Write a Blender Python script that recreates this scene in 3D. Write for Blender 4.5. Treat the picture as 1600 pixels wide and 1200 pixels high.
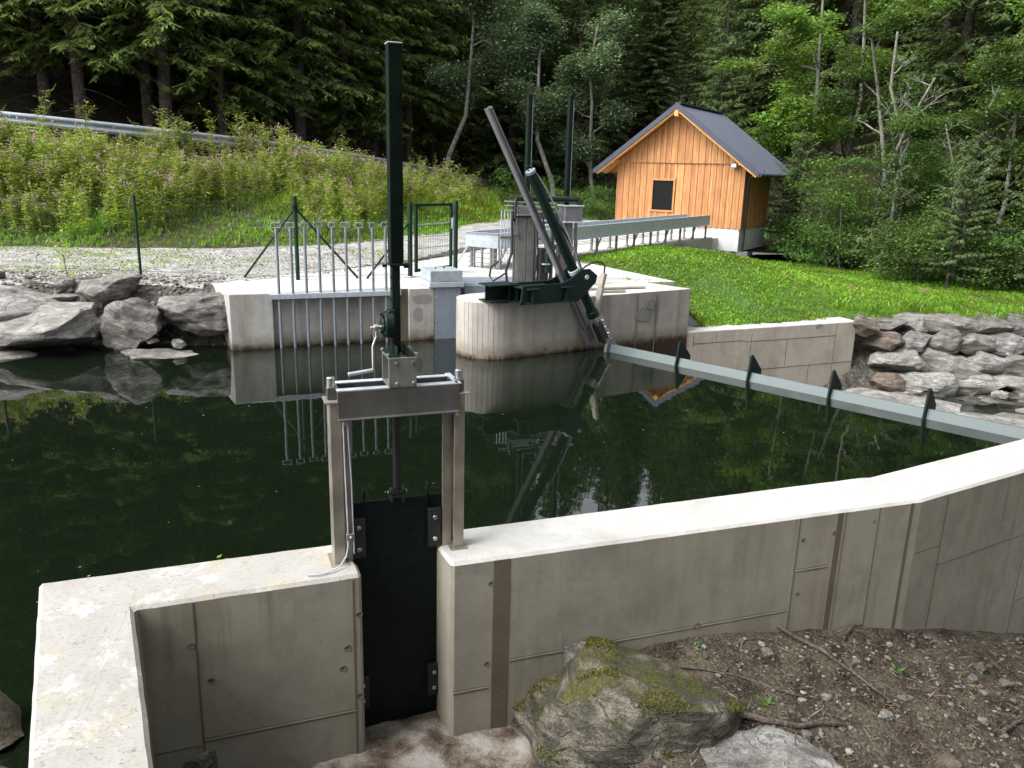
import bpy, bmesh, math, random
import numpy as np
from mathutils import Vector, Matrix, noise

for o in list(bpy.data.objects): bpy.data.objects.remove(o)
S = bpy.context.scene
COL = S.collection
rad = math.radians

# ------------------------------------------------------------------ camera
PITCH, ROLL, CAMZ, FPX = rad(14.8), rad(1.5), 2.75, 1250.0
F = np.array([0, math.cos(PITCH), -math.sin(PITCH)])
U0 = np.array([0, math.sin(PITCH), math.cos(PITCH)])
R0 = np.array([1.0, 0, 0])
RV = R0 * math.cos(ROLL) + U0 * math.sin(ROLL)
UV = -R0 * math.sin(ROLL) + U0 * math.cos(ROLL)
cam = bpy.data.cameras.new('camera'); co = bpy.data.objects.new('camera', cam); COL.objects.link(co)
M = Matrix.Identity(4)
for i in range(3):
    M[i][0] = RV[i]; M[i][1] = UV[i]; M[i][2] = -F[i]
M[2][3] = CAMZ
co.matrix_world = M
cam.sensor_width = 36; cam.lens = FPX / 1600 * 36; cam.clip_start = .05; cam.clip_end = 600
S.camera = co

# ------------------------------------------------------------------ sky, sun, exposure
SUN_DIR = Vector((-.58, -.30, .76)).normalized()
w = bpy.data.worlds.new('World'); S.world = w; w.use_nodes = True
nt = w.node_tree; nt.nodes.clear()
sky = nt.nodes.new('ShaderNodeTexSky'); sky.sky_type = 'NISHITA'; sky.sun_disc = False
sky.sun_elevation = math.asin(SUN_DIR.z); sky.sun_rotation = math.atan2(SUN_DIR.x, SUN_DIR.y)
sky.air_density = 1.0; sky.dust_density = 4.0; sky.ozone_density = 1.0; sky.altitude = 700
hs = nt.nodes.new('ShaderNodeHueSaturation'); hs.inputs['Saturation'].default_value = .22
bg = nt.nodes.new('ShaderNodeBackground'); bg.inputs['Strength'].default_value = .15
wo = nt.nodes.new('ShaderNodeOutputWorld')
nt.links.new(sky.outputs[0], hs.inputs['Color']); nt.links.new(hs.outputs[0], bg.inputs[0]); nt.links.new(bg.outputs[0], wo.inputs[0])
sl = bpy.data.lights.new('sun', 'SUN'); sl.energy = 1.5; sl.angle = rad(45); sl.color = (1, .985, .95)
so = bpy.data.objects.new('sun', sl); COL.objects.link(so)
so.rotation_euler = SUN_DIR.to_track_quat('Z', 'Y').to_euler()
S.view_settings.view_transform = 'Standard'; S.view_settings.look = 'None'
S.view_settings.gamma = 1; S.view_settings.use_curve_mapping = False
S.view_settings.exposure = 1.75
S.render.engine = 'CYCLES'
S.cycles.max_bounces = 5; S.cycles.diffuse_bounces = 2; S.cycles.glossy_bounces = 3
S.cycles.transmission_bounces = 3; S.cycles.transparent_max_bounces = 4

# ------------------------------------------------------------------ tagging / mesh helpers
def tag(o, label=None, cat=None, group=None, kind=None):
    if label: o['label'] = label
    if cat: o['category'] = cat
    if group: o['group'] = group
    if kind: o['kind'] = kind
    return o

def link(name, me, mat=None, parent=None):
    o = bpy.data.objects.new(name, me); COL.objects.link(o)
    if mat is not None and me is not None and not me.materials:
        for m in (mat if isinstance(mat, (list, tuple)) else [mat]): me.materials.append(m)
    if parent is not None: o.parent = parent
    return o

def thing(name, label, cat, loc=(0, 0, 0), rz=0, group=None):
    o = bpy.data.objects.new(name, None); COL.objects.link(o)
    o.empty_display_size = .2
    o.location = loc; o.rotation_euler = (0, 0, rz)
    return tag(o, label, cat, group)

def V3(*a): return Vector(a)

class MB:
    """collects simple solids, builds them as one mesh"""
    def __init__(self): self.v = []; self.f = []; self.mi = []; self.cur = 0
    def add(self, vs, fs):
        b = len(self.v); self.v += [tuple(p) for p in vs]
        for f in fs: self.f.append([i + b for i in f]); self.mi.append(self.cur)
    def box(self, c, s, ax=None, ay=None):
        c = Vector(c); ax = Vector(ax or (1, 0, 0)).normalized()
        ay = Vector(ay).normalized() if ay else Vector((-ax.y, ax.x, 0)).normalized()
        az = ax.cross(ay)
        vs = [c + ax * (i * s[0] / 2) + ay * (j * s[1] / 2) + az * (k * s[2] / 2) for k in (-1, 1) for j in (-1, 1) for i in (-1, 1)]
        self.add(vs, [(0, 2, 3, 1), (4, 5, 7, 6), (0, 1, 5, 4), (2, 6, 7, 3), (0, 4, 6, 2), (1, 3, 7, 5)])
        return self
    def bar(self, a, b, wd, h=None, up=(0, 0, 1)):
        a = Vector(a); b = Vector(b); d = (b - a); L = d.length; d.normalize()
        u = Vector(up)
        if abs(d.dot(u)) > .98: u = Vector((0, 1, 0))
        y = u.cross(d).normalized()
        return self.box((a + b) / 2, (L, wd, h or wd), d, y)
    def tube(self, pts, r, n=10, cap=True):
        pts = [Vector(p) for p in pts]; rs = r if isinstance(r, (list, tuple)) else [r] * len(pts)
        vs = []; fs = []; ref = None
        for i, p in enumerate(pts):
            d = (pts[min(i + 1, len(pts) - 1)] - pts[max(i - 1, 0)]).normalized()
            if ref is None:
                ref = Vector((0, 0, 1)) if abs(d.z) < .9 else Vector((1, 0, 0))
            a = (ref - d * ref.dot(d)).normalized(); ref = a; c = d.cross(a)
            for k in range(n):
                t = 2 * math.pi * k / n
                vs.append(p + (a * math.cos(t) + c * math.sin(t)) * rs[i])
        for i in range(len(pts) - 1):
            for k in range(n):
                k2 = (k + 1) % n
                fs.append((i * n + k, i * n + k2, (i + 1) * n + k2, (i + 1) * n + k))
        if cap:
            fs.append(tuple(range(n - 1, -1, -1))); fs.append(tuple((len(pts) - 1) * n + k for k in range(n)))
        self.add(vs, fs); return self
    def prism(self, poly, a, b):
        """poly: list of 3D points (planar), extruded from offset vector a to b"""
        n = len(poly); P = [Vector(p) for p in poly]; a = Vector(a); b = Vector(b)
        vs = [p + a for p in P] + [p + b for p in P]
        fs = [tuple(range(n - 1, -1, -1)), tuple(range(n, 2 * n))] + [(i, (i + 1) % n, n + (i + 1) % n, n + i) for i in range(n)]
        self.add(vs, fs); return self
    def mesh(self, name, bevel=0, smooth=False, seg=1):
        me = bpy.data.meshes.new(name); me.from_pydata(self.v, [], self.f)
        if any(self.mi): me.polygons.foreach_set('material_index', self.mi)
        bm = bmesh.new(); bm.from_mesh(me)
        bmesh.ops.recalc_face_normals(bm, faces=bm.faces)
        if bevel:
            es = [e for e in bm.edges if len(e.link_faces) == 2 and e.calc_face_angle(0) > .5]
            bmesh.ops.bevel(bm, geom=es, offset=bevel, segments=seg, affect='EDGES', profile=.5, clamp_overlap=True)
        bm.to_mesh(me); bm.free()
        if smooth:
            for p in me.polygons: p.use_smooth = True
            me.set_sharp_from_angle(angle=rad(35))
        return me
    def build(self, name, mat, parent=None, bevel=0, smooth=False, seg=1):
        return link(name, self.mesh(name, bevel, smooth, seg), mat, parent)

def quads_mesh(name, V, Q, mi=None, smooth=False):
    V = np.asarray(V, np.float32); Q = np.asarray(Q, np.int32)
    me = bpy.data.meshes.new(name)
    me.vertices.add(len(V)); me.vertices.foreach_set('co', V.ravel())
    me.loops.add(Q.size); me.loops.foreach_set('vertex_index', Q.ravel())
    me.polygons.add(len(Q)); me.polygons.foreach_set('loop_start', np.arange(0, Q.size, 4, dtype=np.int32))
    me.polygons.foreach_set('loop_total', np.full(len(Q), 4, np.int32))
    if mi is not None: me.polygons.foreach_set('material_index', np.asarray(mi, np.int32))
    if smooth: me.polygons.foreach_set('use_smooth', np.ones(len(Q), bool))
    me.update(calc_edges=True); me.validate()
    return me

def nrm(a):
    return a / np.maximum(np.linalg.norm(a, axis=-1, keepdims=True), 1e-9)

def leaves(base, d, up, L, W, fold=.0, mid=.45):
    """diamond leaves: base points, direction, approx normal, length, width"""
    base = np.asarray(base, float); d = nrm(np.asarray(d, float)); up = np.asarray(up, float)
    s = nrm(np.cross(d, up)); n = np.cross(s, d)
    L = np.asarray(L, float).reshape(-1, 1); W = np.asarray(W, float).reshape(-1, 1)
    m = base + d * L * mid
    v = np.stack([base, m + s * W / 2 + n * W * fold, base + d * L, m - s * W / 2 + n * W * fold], 1)
    V = v.reshape(-1, 3); Q = np.arange(len(V)).reshape(-1, 4)
    return V, Q

class NM:
    """numpy quad mesh collector"""
    def __init__(self): self.V = []; self.Q = []; self.M = []; self.n = 0
    def add(self, V, Q, m=0):
        V = np.asarray(V, np.float32); Q = np.asarray(Q, np.int32)
        if not len(Q): return
        self.V.append(V); self.Q.append(Q + self.n); self.M.append(np.full(len(Q), m, np.int32)); self.n += len(V)
    def tube(self, pts, rs, n=6, m=0):
        pts = np.asarray(pts, float); k = len(pts)
        d = nrm(np.gradient(pts, axis=0)); ref = np.array([1., 0, 0]) if abs(d[0][2]) > .8 else np.array([0, 0, 1.])
        a = nrm(ref - d * (d @ ref)[:, None]); c = np.cross(d, a)
        t = np.arange(n) * 2 * math.pi / n
        ring = pts[:, None] + (a[:, None] * np.cos(t)[None, :, None] + c[:, None] * np.sin(t)[None, :, None]) * np.asarray(rs, float).reshape(-1, 1, 1)
        i = np.arange(k - 1)[:, None] * n; j = np.arange(n)[None]; j2 = (j + 1) % n
        Q = np.stack([i + j, i + j2, i + n + j2, i + n + j], -1).reshape(-1, 4)
        self.add(ring.reshape(-1, 3), Q, m)
    def arrays(self): return np.concatenate(self.V), np.concatenate(self.Q), np.concatenate(self.M)
    def mesh(self, name, smooth=False):
        V, Q, Mi = self.arrays(); return quads_mesh(name, V, Q, Mi, smooth)

# ------------------------------------------------------------------ materials
def newmat(name):
    m = bpy.data.materials.new(name); m.use_nodes = True; t = m.node_tree
    return m, t, t.nodes['Principled BSDF']
def N(t, typ, **k):
    n = t.nodes.new(typ)
    for a, b in k.items():
        if a in n.inputs: n.inputs[a].default_value = b
        else: setattr(n, a, b)
    return n
def pos(t): return t.nodes.new('ShaderNodeNewGeometry').outputs['Position']
def objc(t): return t.nodes.new('ShaderNodeTexCoord').outputs['Object']
def ramp(t, src, stops):
    r = t.nodes.new('ShaderNodeValToRGB'); e = r.color_ramp.elements
    while len(e) < len(stops): e.new(.5)
    for i, (p, c) in enumerate(stops):
        e[i].position = p; e[i].color = (*c, 1) if len(c) == 3 else c
    t.links.new(src, r.inputs[0]); return r.outputs[0]
def noise_n(t, vec, scale, detail=6, rough=.6, stretch=None, dist=0):
    if stretch:
        mp = N(t, 'ShaderNodeMapping'); mp.inputs['Scale'].default_value = stretch; t.links.new(vec, mp.inputs[0]); vec = mp.outputs[0]
    n = N(t, 'ShaderNodeTexNoise'); n.inputs['Scale'].default_value = scale; n.inputs['Detail'].default_value = detail
    n.inputs['Roughness'].default_value = rough; n.inputs['Distortion'].default_value = dist
    t.links.new(vec, n.inputs['Vector']); return n.outputs[0]
def mixc(t, fac, a, b, mode='MIX'):
    m = t.nodes.new('ShaderNodeMix'); m.data_type = 'RGBA'; m.blend_type = mode
    def put(s, v):
        if hasattr(v, 'is_linked') or hasattr(v, 'links'): t.links.new(v, s)
        elif isinstance(v, (int, float)): s.default_value = v
        else: s.default_value = (*v, 1) if len(v) == 3 else v
    put(m.inputs[0], fac); put(m.inputs[6], a); put(m.inputs[7], b); return m.outputs[2]
def math_n(t, op, a, b=None, c=None):
    m = t.nodes.new('ShaderNodeMath'); m.operation = op
    for i, v in enumerate((a, b, c)):
        if v is None: continue
        if isinstance(v, (int, float)): m.inputs[i].default_value = v
        else: t.links.new(v, m.inputs[i])
    return m.outputs[0]
def maprange(t, v, a, b, c=0, d=1):
    m = N(t, 'ShaderNodeMapRange'); t.links.new(v, m.inputs[0])
    for i, x in zip((1, 2, 3, 4), (a, b, c, d)): m.inputs[i].default_value = x
    return m.outputs[0]
def bump(t, bs, h, strength=.3, dist=.01):
    b = N(t, 'ShaderNodeBump'); b.inputs['Strength'].default_value = strength; b.inputs['Distance'].default_value = dist
    t.links.new(h, b.inputs['Height']); t.links.new(b.outputs[0], bs.inputs['Normal']); return b

def concrete(name, base, dark, warm=(.3, .25, .17), waterline=False, boards=0, pores=1., stain=.5, rough=.85, speck=False, worn=False, grit=0):
    m, t, b = newmat(name); P = pos(t)
    big = noise_n(t, P, 1.3, 5, .62); mid = noise_n(t, P, 7, 5, .6); fine = noise_n(t, P, 90, 4, .6)
    c = ramp(t, big, [(.28, dark), (.5, base), (.75, tuple(min(1, x * 1.12) for x in base))])
    c = mixc(t, maprange(t, mid, .35, .7, .0, .35), c, dark)
    run = noise_n(t, P, 1.0, 5, .6, (5, 5, .35))
    c = mixc(t, maprange(t, run, .5, .75, 0, stain), c, warm)
    if boards:
        bd = noise_n(t, P, 1.0, 2, .5, (boards, boards, .05))
        c = mixc(t, maprange(t, bd, .35, .65, 0, .45), c, tuple(x * .72 for x in base))
    vo = N(t, 'ShaderNodeTexVoronoi'); vo.inputs['Scale'].default_value = 26; t.links.new(P, vo.inputs['Vector'])
    sel = noise_n(t, P, 9, 2, .5)
    hole = math_n(t, 'MULTIPLY', maprange(t, vo.outputs['Distance'], .03, .15, 1, 0), maprange(t, sel, .55, .62, 0, pores))
    c = mixc(t, hole, c, tuple(x * .3 for x in dark))
    if grit:
        q1 = noise_n(t, P, 2.1, 7, .72, None, .5); q2 = noise_n(t, P, 1.0, 6, .7, (11, 11, .5)); q3 = noise_n(t, P, 160, 3, .6); q4 = noise_n(t, P, .7, 4, .6)
        c = mixc(t, maprange(t, q1, .5, .68, 0, .55 * grit), c, tuple(x * .55 for x in dark))
        c = mixc(t, maprange(t, q1, .5, .33, 0, .35 * grit), c, tuple(min(1, x * 1.35) for x in base))
        c = mixc(t, math_n(t, 'MULTIPLY', maprange(t, q2, .52, .66, 0, .6 * grit), maprange(t, q4, .42, .6, 0, 1)), c, tuple(x * .6 for x in warm))
        c = mixc(t, maprange(t, q3, .58, .7, 0, .35 * grit), c, tuple(x * .5 for x in dark))
    if speck:
        s1 = noise_n(t, P, 55, 3, .6, (1, 1, 1), .5); s2 = noise_n(t, P, 2.6, 5, .6); s3 = noise_n(t, P, 14, 6, .7)
        c = mixc(t, math_n(t, 'MULTIPLY', maprange(t, s1, .6, .68, 0, .6), maprange(t, s2, .47, .62, .05, 1)), c, (.15, .135, .11))
        c = mixc(t, maprange(t, s3, .56, .72, 0, .3), c, (.30, .28, .225))
    if worn:
        w1 = noise_n(t, P, 3.0, 9, .7, None, .4); w2 = noise_n(t, P, 4.5, 7, .65); w3 = noise_n(t, P, 38, 5, .75, (1, 1.6, 1), 1.2)
        c = mixc(t, maprange(t, w1, .54, .64, 0, .8), c, (.52, .51, .49))
        c = mixc(t, maprange(t, w2, .55, .68, 0, .45), c, (.36, .31, .19))
        c = mixc(t, maprange(t, w3, .56, .64, 0, .65), c, (.09, .085, .075))
    if waterline:
        sx = N(t, 'ShaderNodeSeparateXYZ'); t.links.new(P, sx.inputs[0])
        z = math_n(t, 'ADD', sx.outputs[2], math_n(t, 'MULTIPLY', math_n(t, 'SUBTRACT', mid, .5), .22))
        c = mixc(t, maprange(t, z, .04, .24, .75, 0), c, (.13, .10, .055))
        c = mixc(t, maprange(t, z, -.01, .08, .95, 0), c, (.03, .018, .01))
    t.links.new(c, b.inputs['Base Color']); b.inputs['Roughness'].default_value = rough; b.inputs['Specular IOR Level'].default_value = .25
    h = math_n(t, 'ADD', math_n(t, 'MULTIPLY', fine, .35), math_n(t, 'SUBTRACT', math_n(t, 'MULTIPLY', mid, .5), hole))
    bump(t, b, h, .35, .006)
    return m

def metal(name, col, rough=.45, metallic=.9, var=.25, sc=14, spangle=False):
    m, t, b = newmat(name); P = objc(t)
    n = noise_n(t, P, sc, 5, .6)
    c = ramp(t, n, [(.3, tuple(x * (1 - var) for x in col)), (.7, tuple(min(1, x * (1 + var * .5)) for x in col))])
    if spangle:
        vo = N(t, 'ShaderNodeTexVoronoi'); vo.inputs['Scale'].default_value = 45; t.links.new(P, vo.inputs['Vector'])
        c = mixc(t, .18, c, vo.outputs['Color'], 'SOFT_LIGHT')
    st = noise_n(t, P, 3, 6, .7, (4, 4, .5))
    c = mixc(t, maprange(t, st, .55, .75, 0, .35), c, tuple(x * .55 for x in col))
    t.links.new(c, b.inputs['Base Color']); b.inputs['Metallic'].default_value = metallic
    t.links.new(maprange(t, n, .3, .7, rough * .8, min(1, rough * 1.25)), b.inputs['Roughness'])
    bump(t, b, noise_n(t, P, 60, 3, .5), .06, .003)
    return m

def paint(name, col, rough=.4, spec=.5):
    m, t, b = newmat(name); P = objc(t)
    n = noise_n(t, P, 9, 6, .65)
    c = ramp(t, n, [(.3, tuple(x * .75 for x in col)), (.72, tuple(x * 1.25 for x in col))])
    d = noise_n(t, P, 35, 5, .7); b.inputs['Specular IOR Level'].default_value = spec
    c = mixc(t, maprange(t, d, .6, .75, 0, .3), c, tuple(x * 2.2 + .008 for x in col))
    t.links.new(c, b.inputs['Base Color']); t.links.new(maprange(t, n, .3, .7, rough * .75, rough * 1.4), b.inputs['Roughness'])
    bump(t, b, noise_n(t, P, 120, 2, .5), .05, .002)
    return m

def leafmat(name, cols, trans=.35, rough=.55, objvar=.25, spec=.3):
    m, t, b = newmat(name)
    g = t.nodes.new('ShaderNodeNewGeometry')
    c = ramp(t, g.outputs['Random Per Island'], [(i / max(1, len(cols) - 1), k) for i, k in enumerate(cols)])
    n = noise_n(t, g.outputs['Position'], .55, 1, .5)
    hv = N(t, 'ShaderNodeHueSaturation'); t.links.new(c, hv.inputs['Color'])
    oi = t.nodes.new('ShaderNodeObjectInfo')
    v = math_n(t, 'ADD', maprange(t, n, .3, .7, 1 - objvar, 1 + objvar), math_n(t, 'MULTIPLY', math_n(t, 'SUBTRACT', oi.outputs['Random'], .5), objvar))
    t.links.new(v, hv.inputs['Value'])
    t.links.new(maprange(t, n, .25, .75, .485, .512), hv.inputs['Hue'])
    t.links.new(hv.outputs[0], b.inputs['Base Color']); b.inputs['Roughness'].default_value = rough; b.inputs['Specular IOR Level'].default_value = spec
    tr = t.nodes.new('ShaderNodeBsdfTranslucent'); t.links.new(mixc(t, .4, hv.outputs[0], (.25, .32, .03)), tr.inputs[0])
    mx = t.nodes.new('ShaderNodeMixShader'); mx.inputs[0].default_value = trans
    t.links.new(b.outputs[0], mx.inputs[1]); t.links.new(tr.outputs[0], mx.inputs[2])
    t.links.new(mx.outputs[0], t.nodes['Material Output'].inputs[0])
    return m

def soil(name, stops, scale=6, fs=60, bs=.6, bd=.03, stretch=None):
    m, t, b = newmat(name); P = pos(t)
    a = noise_n(t, P, scale, 6, .68, stretch); f = noise_n(t, P, fs, 5, .7)
    vo = N(t, 'ShaderNodeTexVoronoi'); vo.inputs['Scale'].default_value = fs * .5; t.links.new(P, vo.inputs['Vector'])
    c = ramp(t, math_n(t, 'ADD', math_n(t, 'MULTIPLY', a, .7), math_n(t, 'MULTIPLY', f, .3)), stops)
    bw = t.nodes.new('ShaderNodeRGBToBW'); t.links.new(vo.outputs['Color'], bw.inputs[0])
    c = mixc(t, .4, c, bw.outputs[0], 'SOFT_LIGHT')
    hv = N(t, 'ShaderNodeHueSaturation'); hv.inputs['Saturation'].default_value = .85; t.links.new(c, hv.inputs['Color'])
    t.links.new(hv.outputs[0], b.inputs['Base Color']); b.inputs['Roughness'].default_value = .95; b.inputs['Specular IOR Level'].default_value = .15
    bump(t, b, math_n(t, 'ADD', a, math_n(t, 'SUBTRACT', f, vo.outputs['Distance'])), bs, bd)
    return m

def rockmat(name, cols, moss=0, band=9., lichen=.25):
    m, t, b = newmat(name); P = objc(t); W = t.nodes.new('ShaderNodeNewGeometry')
    n1 = noise_n(t, P, 3.5, 6, .68, None, .6); ba = noise_n(t, P, band, 6, .7, (.35, .5, 2.2), .8); fi = noise_n(t, P, 55, 6, .7)
    c = ramp(t, math_n(t, 'ADD', math_n(t, 'MULTIPLY', n1, .35), math_n(t, 'ADD', math_n(t, 'MULTIPLY', ba, .45), math_n(t, 'MULTIPLY', fi, .2))), [(.41, cols[0]), (.5, cols[1]), (.585, cols[2])])
    oi = t.nodes.new('ShaderNodeObjectInfo')
    c = mixc(t, math_n(t, 'MULTIPLY', oi.outputs['Random'], .35), c, cols[3])
    c = mixc(t, maprange(t, fi, .55, .75, 0, lichen), c, (.55, .55, .5))
    wv = N(t, 'ShaderNodeVectorMath'); wv.operation = 'ADD'; t.links.new(P, wv.inputs[0])
    nc = N(t, 'ShaderNodeTexNoise'); nc.inputs['Scale'].default_value = 3.; nc.inputs['Detail'].default_value = 4; t.links.new(P, nc.inputs['Vector'])
    sc_ = N(t, 'ShaderNodeVectorMath'); sc_.operation = 'SCALE'; sc_.inputs['Scale'].default_value = .55; t.links.new(nc.outputs['Color'], sc_.inputs[0]); t.links.new(sc_.outputs[0], wv.inputs[1])
    cmp_ = N(t, 'ShaderNodeMapping'); cmp_.inputs['Scale'].default_value = (1.6, 1.6, 4.5); t.links.new(wv.outputs[0], cmp_.inputs[0])
    cr_ = N(t, 'ShaderNodeTexVoronoi'); cr_.feature = 'DISTANCE_TO_EDGE'; cr_.inputs['Scale'].default_value = 1.5; t.links.new(cmp_.outputs[0], cr_.inputs['Vector'])
    crack = math_n(t, 'MULTIPLY', maprange(t, cr_.outputs['Distance'], .0, .035, 1, 0), maprange(t, n1, .46, .56, 0, .6))
    c = mixc(t, crack, c, tuple(x * .35 for x in cols[0]))
    if moss:
        sn = N(t, 'ShaderNodeSeparateXYZ'); t.links.new(W.outputs['Normal'], sn.inputs[0])
        mn = noise_n(t, P, 5, 6, .65)
        mf = math_n(t, 'MULTIPLY', maprange(t, math_n(t, 'ADD', sn.outputs[2], math_n(t, 'MULTIPLY', mn, .5)), .85, 1.1, 0, 1), moss)
        mc = ramp(t, math_n(t, 'ADD', math_n(t, 'MULTIPLY', fi, .6), math_n(t, 'MULTIPLY', n1, .4)), [(.4, (.035, .045, .006)), (.5, (.09, .095, .014)), (.6, (.17, .13, .035))])
        c = mixc(t, math_n(t, 'MULTIPLY', mf, maprange(t, math_n(t, 'ADD', math_n(t, 'MULTIPLY', mn, .6), math_n(t, 'MULTIPLY', fi, .4)), .46, .54, 0, 1)), c, mc)
    t.links.new(c, b.inputs['Base Color']); b.inputs['Roughness'].default_value = .8; b.inputs['Specular IOR Level'].default_value = .35
    bump(t, b, math_n(t, 'ADD', math_n(t, 'MULTIPLY', ba, 1.2), math_n(t, 'SUBTRACT', math_n(t, 'ADD', n1, math_n(t, 'MULTIPLY', fi, .6)), math_n(t, 'MULTIPLY', crack, .6))), 1., .05)
    return m

MT = {}
MT['concrete_front'] = concrete('concrete_front', (.285, .262, .213), (.215, .196, .156), (.185, .148, .096), stain=.5, grit=.65)
MT['concrete_top'] = concrete('concrete_top', (.46, .45, .43), (.31, .30, .28), (.31, .28, .22), stain=.3, speck=True)
MT['concrete_worn'] = concrete('concrete_worn', (.33, .32, .30), (.245, .238, .218), (.30, .265, .19), stain=.35, speck=True, worn=True)
MT['concrete_far'] = concrete('concrete_far', (.40, .385, .365), (.28, .265, .245), (.2, .16, .11), waterline=True, boards=0, stain=.7, grit=.6)
MT['concrete_pier'] = concrete('concrete_pier', (.38, .352, .318), (.27, .25, .225), (.17, .125, .08), waterline=True, boards=9, stain=.75, grit=.5)
MT['concrete_abut'] = concrete('concrete_abut', (.42, .38, .325), (.32, .285, .235), (.26, .2, .13), stain=.45, grit=.4)
MT['concrete_rough'] = concrete('concrete_rough', (.125, .105, .08), (.075, .062, .047), (.06, .045, .03), pores=1., stain=.6)
MT['concrete_patch'] = concrete('concrete_patch', (.24, .235, .23), (.18, .175, .17), (.18, .16, .15), pores=.3, stain=.2)
MT['groove'] = concrete('groove', (.13, .118, .09), (.09, .08, .06), (.07, .055, .035), pores=0)
MT['galv'] = metal('galvanised', (.44, .475, .52), .5, .15, .2, 10, True)
MT['galv_bright'] = metal('galvanised_bright', (.36, .40, .44), .45, .25, .2, 8, True)
MT['rod'] = metal('rod_steel', (.19, .21, .25), .5, .2, .2, 10, True)
MT['sheet'] = metal('grey_sheet', (.27, .31, .38), .5, .3, .15, 4, True)
MT['stainless'] = metal('stainless', (.36, .325, .27), .42, .6, .3, 6)
MT['grey_steel'] = metal('grey_steel', (.20, .20, .21), .45, .55, .2, 6)
MT['column_steel'] = metal('column_steel', (.19, .18, .165), .42, .5, .3, 5)
MT['bracket'] = metal('bracket_steel', (.25, .25, .235), .4, .5, .25, 10)
MT['beam'] = metal('beam_steel', (.15, .147, .142), .42, .6, .2, 8)
MT['green'] = paint('dark_green_paint', (.0028, .0125, .0098), .42, .28)
MT['fin'] = paint('fin_paint', (.004, .014, .012), .6, .2)
MT['green_pole'] = paint('pole_green_paint', (.0012, .0068, .0042), .5, .18)
MT['fence_green'] = paint('fence_green', (.0022, .021, .012), .5, .25)
MT['black'] = paint('black_green_plate', (.0022, .0062, .0066), .5, .2)
MT['rubber'] = paint('black_rubber', (.012, .012, .013), .5)
MT['bolt'] = metal('bolt_steel', (.6, .59, .56), .3, .95, .2, 30)
MT['flap'] = metal('flap_steel', (.095, .118, .12), .5, .15, .2, 3)
MT['rail'] = metal('guardrail_steel', (.30, .325, .36), .45, .35, .2, 2)
MT['bark'] = soil('spruce_bark', [(.35, (.035, .028, .022)), (.55, (.085, .07, .056)), (.7, (.14, .125, .105))], 9, 30, .8, .04, (1, 1, .5))
MT['bark_pale'] = soil('pale_bark', [(.35, (.09, .08, .068)), (.5, (.20, .185, .162)), (.7, (.30, .285, .255))], 7, 22, .5, .02, (1, 1, .35))
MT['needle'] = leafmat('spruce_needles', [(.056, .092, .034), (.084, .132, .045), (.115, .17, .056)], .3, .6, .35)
MT['needle_lit'] = leafmat('spruce_needles_lit', [(.064, .10, .026), (.10, .15, .034), (.145, .20, .045)], .3, .6, .35)  # yellower, lighter copy of the needles: light on the boughs put into the colour
MT['leaf_bright'] = leafmat('maple_leaves', [(.075, .16, .026), (.12, .23, .036), (.19, .31, .05)], .4, .5, .3)
MT['leaf_mid'] = leafmat('beech_leaves', [(.04, .095, .024), (.065, .135, .032), (.10, .18, .04)], .35, .5, .3)
MT['leaf_silver'] = leafmat('willow_leaves', [(.09, .15, .07), (.15, .22, .115), (.22, .30, .18)], .3, .5, .25)
MT['leaf_bush'] = leafmat('bush_leaves', [(.04, .10, .022), (.07, .16, .03), (.12, .22, .04)], .35, .5, .25)
MT['balsam_leaf'] = leafmat('balsam_leaves', [(.13, .24, .025), (.21, .35, .035), (.31, .43, .045), (.48, .50, .07)], .48, .5, .42)
MT['balsam_stem'] = paint('balsam_stem', (.17, .15, .05), .5)
MT['balsam_flower'] = leafmat('balsam_flowers', [(.42, .16, .30), (.58, .30, .46), (.68, .45, .58)], .35, .5, .1)
MT['grass'] = leafmat('grass_blades', [(.085, .19, .014), (.13, .27, .02), (.20, .36, .03)], .38, .5, .42)
MT['grass_dry'] = leafmat('grass_yellow', [(.13, .20, .018), (.21, .29, .026), (.33, .37, .06)], .38, .5, .25)
MT['gravel'] = soil('gravel', [(.3, (.15, .14, .125)), (.5, (.29, .28, .26)), (.68, (.42, .41, .385))], 2.5, 38, .7, .03)
MT['earth'] = soil('bank_earth', [(.3, (.025, .022, .014)), (.5, (.06, .055, .03)), (.7, (.10, .10, .05))], 3, 30, .8, .05)
MT['turf'] = soil('turf', [(.3, (.03, .07, .01)), (.5, (.06, .13, .014)), (.7, (.10, .18, .02))], 4, 40, .8, .05)
MT['forest_floor'] = soil('forest_floor', [(.35, (.016, .012, .008)), (.55, (.035, .03, .016)), (.75, (.04, .06, .02))], 2, 20, .8, .06)
MT['litter'] = soil('needle_litter', [(.36, (.022, .016, .011)), (.47, (.062, .047, .032)), (.55, (.11, .09, .064)), (.63, (.085, .09, .04)), (.72, (.18, .165, .135))], 3.5, 70, .9, .02)
MT['bed'] = soil('stream_bed', [(.3, (.06, .05, .04)), (.5, (.16, .14, .115)), (.7, (.3, .28, .25))], 3, 24, .8, .04)
MT['shore'] = soil('shore_earth', [(.32, (.03, .026, .02)), (.48, (.085, .075, .06)), (.62, (.17, .16, .14)), (.74, (.28, .27, .25))], 5, 34, 1., .04)
MT['asphalt'] = soil('asphalt', [(.3, (.045, .045, .045)), (.7, (.075, .075, .075))], 5, 120, .3, .005)
MT['rock'] = rockmat('schist', [(.06, .058, .055), (.18, .172, .16), (.36, .35, .335), (.2, .17, .135)])
MT['rock_pale'] = rockmat('pale_schist', [(.085, .08, .074), (.24, .232, .215), (.46, .45, .43), (.26, .24, .21)])
MT['rock_brown'] = rockmat('brown_rock', [(.075, .06, .048), (.16, .128, .10), (.27, .235, .2), (.17, .115, .085)])
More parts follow.
